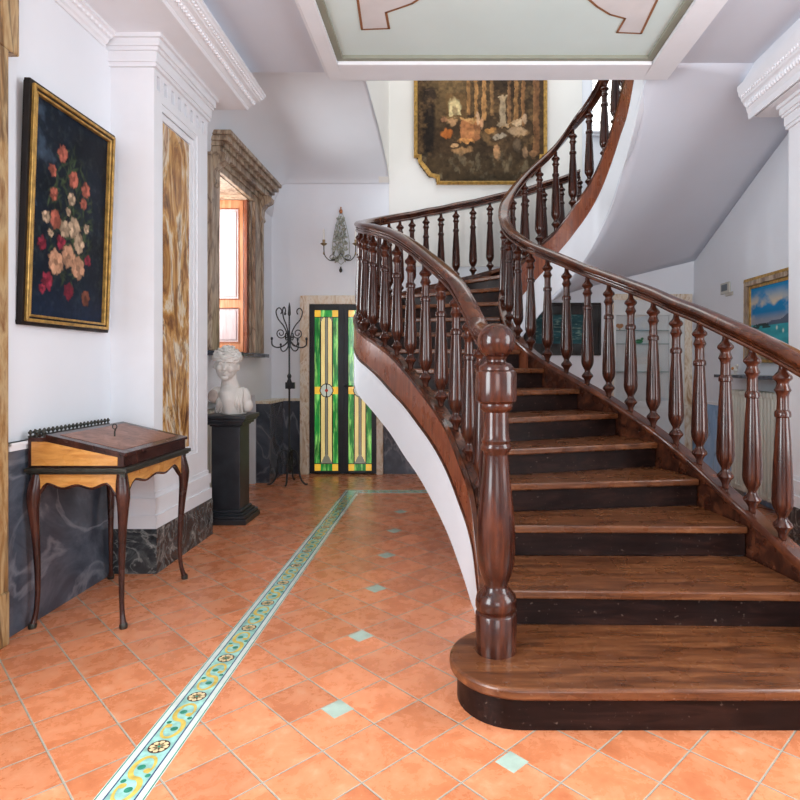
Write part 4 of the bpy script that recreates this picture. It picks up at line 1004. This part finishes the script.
# seascape on the right wall
sp_ = thing('painting', 'bright blue coastal landscape in a wide gold frame on the right wall', 'painting', (RW, 5.3, 1.34))
s0, s1, q0, q1 = 4.72, 5.93, 1.33, 2.15
FN = lambda u, v, n: (RW-n, s1-u, q0+v)
frame_mb(FN, s1-s0, q1-q0, [(0, 0.03, 0.05), (0.075, 0.10, 0.035)], 0).build('frame', M['gold'], sp_, bevel=0.005)
frame_mb(FN, s1-s0, q1-q0, [(0.03, 0.075, 0.06)], 0).build('inner_moulding', M['jambmarble'], sp_, bevel=0.006)
nx, ny = 110, 80
U, V = np.meshgrid((np.arange(nx)+.5)/nx, (np.arange(ny)+.5)/ny)
n1 = fbm(101, nx, ny, 5, 5)[..., None]; n2 = fbm(111, nx, ny, 12, 14)[..., None]
sky = lin((30, 130, 185))*(0.8+0.3*n1); img = sky.copy()
stamp(img, np.clip((n1[..., 0]-0.42)*5, 0, 1)*np.clip((V-0.42)*4, 0, 1)*np.clip((0.95-V)*5, 0, 1)*np.clip((0.75-U)*3+0.3, 0, 1), lin((205, 190, 165)), 0.95)
stamp(img, np.clip((0.60-V)*9, 0, 1), lin((190, 165, 140)), 0.5)
sea = (V < 0.42)[..., None]; img = np.where(sea, lin((60, 155, 165))*(0.7+0.6*n2), img)
stamp(img, ((V > 0.40) & (V < 0.44+0.09*np.exp(-((U-0.62)/0.12)**2)+0.02*np.sin(U*20)) & (U > 0.2)).astype(float), lin((80, 90, 110)), 0.9)
stamp(img, ((V > 0.36) & (V < 0.44) & (U < 0.35) & (n2[..., 0] > 0.42)).astype(float), lin((40, 50, 45)), 0.9)
stamp(img, ((V < 0.30-U*0.35) & (n2[..., 0] > 0.40)).astype(float), lin((45, 48, 35)), 0.9)
stamp(img, ((V < 0.18+0.05*np.sin(U*9)) & (U > 0.4) & (n2[..., 0] > 0.5)).astype(float), lin((50, 70, 60)), 0.85)
for u, v in ((0.55, 0.30), (0.72, 0.26), (0.45, 0.35), (0.85, 0.33)): stamp(img, np.clip(1.3-np.sqrt(((U-u)/0.015)**2+((V-v)/0.03)**2), 0, 1), lin((225, 225, 210)), 0.9)
grid_picture('canvas', np.clip(img, 0, 1), lambda u, v: (RW-0.025, s1-0.095-u*(s1-s0-0.19), q0+0.095+v*(q1-q0-0.19)), M['paint'], sp_)

# ------------------------------------------------------------------ pedestal and bust
PX, PY = -1.83, 5.08
ped = thing('pedestal', 'square black stone pedestal under the white bust', 'pedestal', (PX, PY, 0))
def sqbox(mb, h, z0, z1): mb.box(PX-h, PX+h, PY-h, PY+h, z0, z1)
mb = MB(); sqbox(mb, 0.19, 0, 0.045); sqbox(mb, 0.178, 0.045, 0.07); sqbox(mb, 0.155, 0.07, 0.09); sqbox(mb, 0.135, 0.09, 0.11); mb.build('base', M['pedestal'], ped, bevel=0.006)
mb = MB(); sqbox(mb, 0.118, 0.11, 0.80); mb.build('shaft', M['pedestal'], ped, bevel=0.004)
mb = MB(); sqbox(mb, 0.13, 0.80, 0.815); sqbox(mb, 0.15, 0.815, 0.84); sqbox(mb, 0.172, 0.84, 0.862); sqbox(mb, 0.185, 0.862, 0.895); mb.build('capital', M['pedestal'], ped, bevel=0.006)
bust = MB(); ZB = 0.897; bx, by = PX-0.005, PY-0.01
def E(x, y, z, rx, ry, rz, rot=None, seg=20, rings=12): bust.ell((bx+x, by+y, ZB+z), (rx, ry, rz), seg, rings, 0, rot)
hx, hy, hz = -0.014, -0.03, 0.412
F_ = 1.45
RH = Matrix.Rotation(math.radians(14), 3, 'Z') @ Matrix.Rotation(math.radians(5), 3, 'Y')
def HE(x, y, z, rx, ry, rz, seg=16, rings=10):
    p = RH @ Vector((x*F_, y*F_, z*F_)); E(hx+p.x, hy+p.y, hz+p.z, rx*F_, ry*F_, rz*F_, RH, seg, rings)
bust.tube([(bx+0.03, by+0.01, ZB+0.0), (bx+0.03, by+0.01, ZB+0.05), (bx+0.02, by+0.01, ZB+0.12), (bx+0.005, by+0.01, ZB+0.19), (bx, by+0.01, ZB+0.235), (bx-0.005, by+0.005, ZB+0.26)], [0.125, 0.14, 0.155, 0.145, 0.10, 0.05], 28, 0, 0.60)
E(-0.105, 0.0, 0.155, 0.062, 0.075, 0.075); E(0.115, 0.01, 0.125, 0.060, 0.065, 0.095); E(0.145, 0.01, 0.070, 0.045, 0.055, 0.060)
E(-0.035, -0.070, 0.10, 0.055, 0.045, 0.052); E(0.070, -0.065, 0.10, 0.055, 0.045, 0.052)
bust.tube([(bx, by+0.01, ZB+0.20), (bx-0.004, by, ZB+0.28), (bx-0.010, by-0.01, ZB+0.40)], [0.085, 0.064, 0.062], 18)
HE(0, 0, 0.0, 0.064, 0.080, 0.088); HE(0, -0.024, -0.042, 0.048, 0.055, 0.046); HE(0, -0.064, -0.074, 0.020, 0.018, 0.015)
HE(0, -0.092, -0.012, 0.0085, 0.015, 0.026, 8, 6); HE(0, -0.097, -0.028, 0.011, 0.012, 0.008, 8, 6)
HE(-0.028, -0.068, -0.022, 0.020, 0.016, 0.022); HE(0.028, -0.068, -0.022, 0.020, 0.016, 0.022)
HE(-0.027, -0.080, 0.020, 0.021, 0.010, 0.005, 10, 6); HE(0.027, -0.080, 0.020, 0.021, 0.010, 0.005, 10, 6)
HE(-0.027, -0.072, 0.004, 0.012, 0.010, 0.007, 10, 6); HE(0.027, -0.072, 0.004, 0.012, 0.010, 0.007, 10, 6)
HE(0, -0.085, -0.046, 0.012, 0.009, 0.004, 10, 6); HE(0, -0.082, -0.055, 0.010, 0.009, 0.005, 10, 6)
HE(-0.064, 0.005, -0.01, 0.010, 0.018, 0.022, 8, 6); HE(0.064, 0.005, -0.01, 0.010, 0.018, 0.022, 8, 6)
for k in range(6):
    zz = (0.030+k*0.014)*F_; rr = [0.072, 0.075, 0.073, 0.065, 0.050, 0.030][k]*F_
    pts = []
    for q in range(33):
        a = 2*PI*q/32; wv = 1+0.06*math.sin(8*a+k*2.2); p = RH @ Vector((rr*wv*math.cos(a), 0.008+rr*1.18*wv*math.sin(a), zz+0.012*math.sin(a)+0.006*math.sin(9*a+k)))
        pts.append((bx+hx+p.x, by+hy+p.y, ZB+hz+p.z))
    bust.tube(pts, 0.0115, 7)
HE(0, 0.095, 0.02, 0.040, 0.035, 0.040); HE(0, 0.015, 0.055, 0.062, 0.075, 0.045)
bbody = bust.build('bust', M['bust'], None)
rm = bbody.modifiers.new('r', 'REMESH'); rm.mode = 'VOXEL'; rm.voxel_size = 0.0042; rm.use_smooth_shade = True
sm = bbody.modifiers.new('s', 'SMOOTH'); sm.factor = 0.5; sm.iterations = 2
org = Vector((bx, by, ZB)); 
for v in bbody.data.vertices: v.co -= org
bbody.location = org
tag(bbody, 'white marble bust of a woman with bound wavy hair on the black pedestal', 'bust')
mb = MB()
for k in range(10):
    pts = []
    for q in range(10):
        t = q/9; xx = (0.125-0.012*k)*(1-t)+(0.125-0.026*k)*t; zz = (0.225-0.004*k)*(1-t)+0.015*t
        xr = (xx-0.02)/0.17; zn = min(1, zz/0.24)
        rad = 0.155*(1-0.45*max(0, zn-0.6)/0.4)*0.60
        yy = 0.01-rad*math.sqrt(max(0.02, 1-xr*xr))-0.030*math.exp(-((zz-0.10)/0.05)**2)
        pts.append((bx+xx, by+yy, ZB+zz))
    mb.tube(pts, [0.006+0.008*math.sin(PI*(q+1)/11) for q in range(10)], 7)
mb.build('drapery', M['bust'], bbody, smooth=70)
mb = MB(); R_ = Matrix.Rotation(math.radians(-20), 3, 'Z')
mb.ell((bx-0.118, by-0.062, ZB+0.150), (0.052, 0.016, 0.058), 20, 8, 0, R_); mb.build('arm_stump', M['stump'], bbody, smooth=70)
mb = MB(); mb.lathe([(0.10, 0), (0.105, 0.006), (0.10, 0.012)], (bx+0.03, by+0.01, ZB), 24); mb.build('socle', M['bust'], bbody, smooth=40)

# ------------------------------------------------------------------ coat stand
cs = thing('coat_stand', 'black wrought iron coat stand with scrolled hooks left of the glass door', 'coat stand', (-1.74, 6.62, 0))
cx, cy = -1.74, 6.62
mb = MB(); mb.lathe([(0.012, 0.12), (0.03, 0.14), (0.034, 0.17), (0.018, 0.20), (0.012, 0.24), (0.011, 0.30), (0.024, 0.32), (0.026, 0.36), (0.012, 0.40), (0.010, 1.04), (0.026, 1.06), (0.030, 1.12), (0.016, 1.16), (0.026, 1.19), (0.010, 1.22), (0.009, 1.85), (0.018, 1.87), (0.013, 1.95), (0.004, 2.0)], (cx, cy, 0), 12)
mb.box(cx-0.04, cx+0.06, cy-0.02, cy+0.02, 1.05, 1.12); mb.build('pole', M['iron'], cs, smooth=40)
def rot(pts, ang): return [(cx+u*math.cos(ang), cy+u*math.sin(ang), z) for u, z in pts]
legp = [(0.02, 0.34), (0.06, 0.37), (0.11, 0.35), (0.15, 0.26), (0.16, 0.15), (0.19, 0.06), (0.25, 0.012), (0.29, 0.012)]
for a in (200, 340, 90, 270):
    L = spline([[u, z] for u, z in legp], 4); L = [(u*(0.55 if a == 270 else 0.8), z) for u, z in L]
    mb = MB(); mb.tube(rot(L, math.radians(a)), 0.010, 8)
    mb.tube(rot([(0.05+0.03*math.cos(t), 0.24+0.04*math.sin(t)) for t in [PI*k/5 for k in range(11)]], math.radians(a)), 0.006, 6)
    mb.build('leg', M['iron'], cs, smooth=50)
hookp = [[0.01, 1.60], [0.04, 1.56], [0.09, 1.53], [0.14, 1.525], [0.18, 1.55], [0.185, 1.60]]
up = [[0.01, 1.50], [0.02, 1.64], [0.06, 1.74], [0.12, 1.82], [0.14, 1.90], [0.11, 1.94], [0.08, 1.91], [0.09, 1.87]]
for n_, a in enumerate((195, 15, 75, 255, 135, 315)):
    mb = MB(); P = spline(up if n_ in (0, 1, 3) else hookp, 5)
    mb.tube(rot([(u, z+(-0.06 if n_ > 3 else 0)) for u, z in P], math.radians(a)), 0.007, 7)
    if n_ in (0, 1):
        P2 = spline([[u, z-0.02] for u, z in hookp], 4); mb.tube(rot(P2, math.radians(a)), 0.008, 7); e = rot([(0.185, 1.60)], math.radians(a))[0]; mb.ell(e, (0.014, 0.014, 0.02), 8, 6)
        mb.tube(rot([(0.09+(0.055-0.0022*k)*math.cos(PI*k/6+PI), 1.66+(0.06-0.0024*k)*math.sin(PI*k/6+PI)) for k in range(20)], math.radians(a)), 0.006, 6)
    else:
        e = P[-1]; mb.ell(rot([(e[0], e[1]+(-0.06 if n_ > 3 else 0))], math.radians(a))[0], (0.013, 0.013, 0.018), 8, 6)
        mb.tube(rot([(0.06+(0.040-0.0016*k)*math.cos(PI*k/6+PI), 1.63+(0.05-0.002*k)*math.sin(PI*k/6+PI)) for k in range(20)], math.radians(a)), 0.005, 6)
    mb.build('hook', M['iron'], cs, smooth=50)

# ------------------------------------------------------------------ sconce
sc = thing('wall_sconce', 'leafy metal wall sconce with white candles above the glass door', 'sconce', (-1.28, BW, 2.5))
sx = -1.275; Y0 = BW-0.03
mb = MB()
for s in (-1, 1):
    P = spline([[0.0, 2.52], [0.09, 2.62], [0.10, 2.78], [0.07, 2.95], [0.03, 3.10], [0.0, 3.16]], 4)
    mb.tube([(sx+s*u, Y0, z) for u, z in P], 0.0035, 6)
    P = spline([[0.0, 2.60], [0.04, 2.70], [0.02, 2.82], [0.05, 2.92], [0.02, 3.04]], 4)
    mb.tube([(sx+s*u, Y0-0.01, z) for u, z in P], 0.005, 6)
mb.tube([(sx, Y0+0.03, 2.7), (sx, Y0-0.02, 2.7)], 0.02, 10)
mb.build('back_frame', M['leaf'], sc, smooth=50)
mb = MB(); rs = np.random.RandomState(2)
for k in range(95):
    z = 2.55+0.55*rs.rand(); ww = 0.115*(1-(z-2.5)/0.85); x = sx+(rs.rand()*2-1)*ww
    R_ = Matrix.Rotation(rs.rand()*PI, 3, 'Y') @ Matrix.Rotation(rs.rand()*0.8, 3, 'X')
    mb.ell((x, Y0-0.015-0.03*rs.rand(), z), (0.010, 0.004, 0.030), 6, 4, 0, R_)
mb.build('leaves', M['leaf'], sc, smooth=70)['kind'] = 'stuff'
mb = MB(); mb.ell((sx, Y0-0.01, 3.16), (0.022, 0.015, 0.03), 8, 6); mb.ell((sx, Y0-0.01, 3.20), (0.01, 0.008, 0.015), 8, 6); mb.build('finial', M['rust'], sc, smooth=60)
mb = MB(); mb.lathe([(0.003, 0), (0.018, 0.015), (0.02, 0.035), (0.006, 0.06), (0.012, 0.07)], (sx, Y0-0.02, 2.42), 10); mb.build('pendant', M['ormolu'], sc, smooth=50)
for s in (-1, 1):
    P = spline([[0.0, 2.66], [0.05, 2.58], [0.12, 2.56], [0.18, 2.62], [0.19, 2.74]], 5)
    mb = MB(); mb.tube([(sx+s*u, Y0-0.02-u*0.35, z) for u, z in P], 0.006, 7)
    mb.tube([(sx+s*(0.09+0.035*math.cos(t)), Y0-0.05, 2.60+0.03*math.sin(t)) for t in [PI*k/6 for k in range(13)]], 0.004, 6)
    arm = mb.build('arm', M['ormolu'], sc, smooth=50)
    ex, ey = sx+s*0.19, Y0-0.02-0.19*0.35
    mb = MB(); mb.lathe([(0.008, 2.73), (0.038, 2.75), (0.040, 2.757), (0.014, 2.765), (0.017, 2.80), (0.015, 2.80)], (ex, ey, 0), 12)
    mb.tube([(ex, ey, 2.73), (ex, ey, 2.66)], 0.003, 5); mb.ell((ex, ey, 2.64), (0.010, 0.010, 0.02), 7, 5); mb.build('drip_cup', M['brass'], arm, smooth=50)
    mb = MB(); mb.lathe([(0.013, 2.79), (0.013, 2.92), (0.004, 2.93), (0.002, 2.95)], (ex, ey, 0), 10); mb.build('candle', M['candle'], arm, smooth=40)

# ------------------------------------------------------------------ radiators
def radiator(cxr, y0, n, z0, z1, dpt, label, sgn):
    t = thing('radiator', label, 'radiator', (cxr, y0+n*0.03, 0))
    for k in range(n):
        y = y0+k*0.06
        mb = MB()
        for q in (-1, 0, 1): mb.tube([(cxr+q*dpt/3, y+0.026, z0), (cxr+q*dpt/3, y+0.026, z1)], 0.020, 8)
        mb.tube([(cxr-dpt/2, y+0.026, z0+0.03), (cxr+dpt/2, y+0.026, z0+0.03)], 0.029, 8); mb.tube([(cxr-dpt/2, y+0.026, z1-0.02), (cxr+dpt/2, y+0.026, z1-0.02)], 0.029, 8)
        mb.build('column', M['radi'], t, smooth=50)
    mb = MB()
    for yy in (y0+0.03, y0+(n-1)*0.06+0.02):
        mb.box(cxr-dpt/2, cxr+dpt/2, yy-0.012, yy+0.012, 0, z0)
    mb.tube([(cxr, y0-0.06, 0), (cxr, y0-0.06, z0+0.03), (cxr, y0, z0+0.03)], 0.012, 8)
    mb.build('feet_and_pipe', M['radi'], t)
radiator(RW-0.12, 4.80, 19, 0.11, 1.06, 0.12, 'tall cream column radiator against the right wall under the dark shelf', 1)
radiator(-2.24, 5.36, 19, 0.10, 0.88, 0.10, 'cream radiator in the niche below the left window', 1)
mb = MB(); mb.box(RW-0.26, RW, 4.62, 6.12, 1.185, 1.215); tag(mb.build('shelf', M['darkmarble'], bevel=0.004), 'dark marble wall shelf above the right radiator', 'shelf')
fg = thing('figurine', 'small white and red bird figurine on the dark shelf', 'figurine', (RW-0.14, 5.9, 1.215))
mb = MB(); q = (RW-0.14, 5.92, 1.215)
mb.lathe([(0.028, 0), (0.030, 0.006), (0.010, 0.012), (0.008, 0.03)], q, 12); mb.ell((q[0], q[1], q[2]+0.055), (0.022, 0.045, 0.028), 12, 8, 0, Matrix.Rotation(0.5, 3, 'X')); mb.ell((q[0], q[1]-0.045, q[2]+0.085), (0.015, 0.017, 0.016), 10, 8)
mb.ell((q[0], q[1]-0.066, q[2]+0.083), (0.004, 0.012, 0.004), 6, 4); mb.build('body', M['pale'], fg, smooth=60)
mb = MB(); mb.ell((q[0]-0.018, q[1]+0.01, q[2]+0.06), (0.008, 0.03, 0.016), 10, 6); mb.ell((q[0]+0.018, q[1]+0.01, q[2]+0.06), (0.008, 0.03, 0.016), 10, 6); mb.build('wing', M['orn_orange'], fg, smooth=60)
tm = thing('thermostat', 'small beige wall thermostat with a grey display', 'thermostat', (RW, 6.4, 2.1))
mb = MB(); mb.box(RW-0.02, RW, 6.30, 6.50, 2.07, 2.19); mb.box(RW-0.014, RW, 6.24, 6.40, 2.04, 2.08); mb.build('housing', M['beige'], tm, bevel=0.006)
mb = MB(); mb.box(RW-0.023, RW-0.018, 6.34, 6.47, 2.10, 2.17); mb.build('display', M['grey'], tm)

# ------------------------------------------------------------------ display cabinet on back wall (right)
cab = thing('display_cabinet', 'white glass-fronted display cabinet framed in cream marble behind the balusters', 'cabinet', (2.45, BW, 0))
cz = lambda y: CAMZ+(366-y)/600*7.2
ca0, ca1 = 1.95, 2.94
mb = MB(); mb.box(ca0, ca0+0.05, BW-0.06, BW, 0, cz(300)); mb.box(ca1-0.09, ca1, BW-0.06, BW, 0, cz(300)); mb.box(ca0, ca1, BW-0.065, BW, cz(300), cz(294)); mb.build('marble_surround', M['creammarble'], cab, bevel=0.004)
mb = MB(); g0, g1 = 2.03, 2.67
mb.box(ca0+0.05, g0, BW-0.05, BW, 0, cz(300)); mb.box(g1, ca1-0.09, BW-0.05, BW, 0, cz(300)); mb.box(g0, g1, BW-0.05, BW, cz(315), cz(300)); mb.box(g0, g1, BW-0.05, BW, 0, cz(401))
mb.box(g1+0.015, g1+0.03, BW-0.056, BW-0.05, 0.1, cz(304)); mb.box(g0, g1, BW-0.056, BW-0.05, 0.74, 0.755); mb.box(g0, g1, BW-0.058, BW-0.05, 0.80, 0.81)
mb.build('carcass', M['cabinet'], cab, bevel=0.003)
mb = MB(); mb.box(g0, g1, BW-0.006, BW-0.001, cz(401), cz(315)); mb.build('back_panel', M['cabinet'], cab)
for yy in (330, 343.5, 371.5):
    mb = MB(); mb.box(g0+0.003, g1-0.003, BW-0.045, BW-0.008, cz(yy)-0.010, cz(yy)); mb.build('shelf', M['glassshelf'], cab)
mb = MB(); mb.box(g0, g1, BW-0.053, BW-0.050, cz(401), cz(315)); mb.build('glass_pane', M['glass'], cab)
mb = MB(); c = (2.08, BW-0.025, cz(330)); mb.lathe([(0.014, 0), (0.015, 0.004), (0.004, 0.008), (0.004, 0.03)], c, 8)
for s in (-1, 1):
    mb.ell((c[0]+s*0.022, c[1], c[2]+0.055), (0.024, 0.004, 0.022), 10, 6, 0, Matrix.Rotation(s*0.5, 3, 'Y')); mb.ell((c[0]+s*0.014, c[1], c[2]+0.035), (0.015, 0.004, 0.013), 8, 6)
mb.tube([(c[0], c[1], c[2]+0.025), (c[0], c[1], c[2]+0.07)], 0.005, 6)
tag(mb.build('ornament', M['orn_orange'], smooth=60), 'small orange butterfly-shaped ornament in the display cabinet', 'ornament')
mb = MB(); c = (2.31, BW-0.027, cz(343.5)); mb.ell((c[0], c[1], c[2]+0.026), (0.05, 0.014, 0.026), 12, 8); mb.ell((c[0]+0.04, c[1], c[2]+0.058), (0.018, 0.012, 0.016), 10, 6); mb.tube([(c[0]-0.04, c[1], c[2]+0.03), (c[0]-0.075, c[1], c[2]+0.045), (c[0]-0.09, c[1], c[2]+0.03)], [0.012, 0.008, 0.003], 7)
tag(mb.build('ornament', M['orn_green'], smooth=60), 'small dark green animal ornament on a cabinet shelf', 'ornament')
mb = MB(); c = (2.56, BW-0.027, cz(371.5)); mb.lathe([(0.012, 0), (0.015, 0.010), (0.017, 0.04), (0.018, 0.055), (0.015, 0.055), (0.013, 0.012)], c, 14); mb.tube([(c[0]+0.016, c[1], c[2]+0.045), (c[0]+0.032, c[1], c[2]+0.035), (c[0]+0.016, c[1], c[2]+0.015)], 0.003, 6)
tag(mb.build('cup', M['pale'], smooth=50), 'small pale cup on the lower cabinet shelf', 'cup')
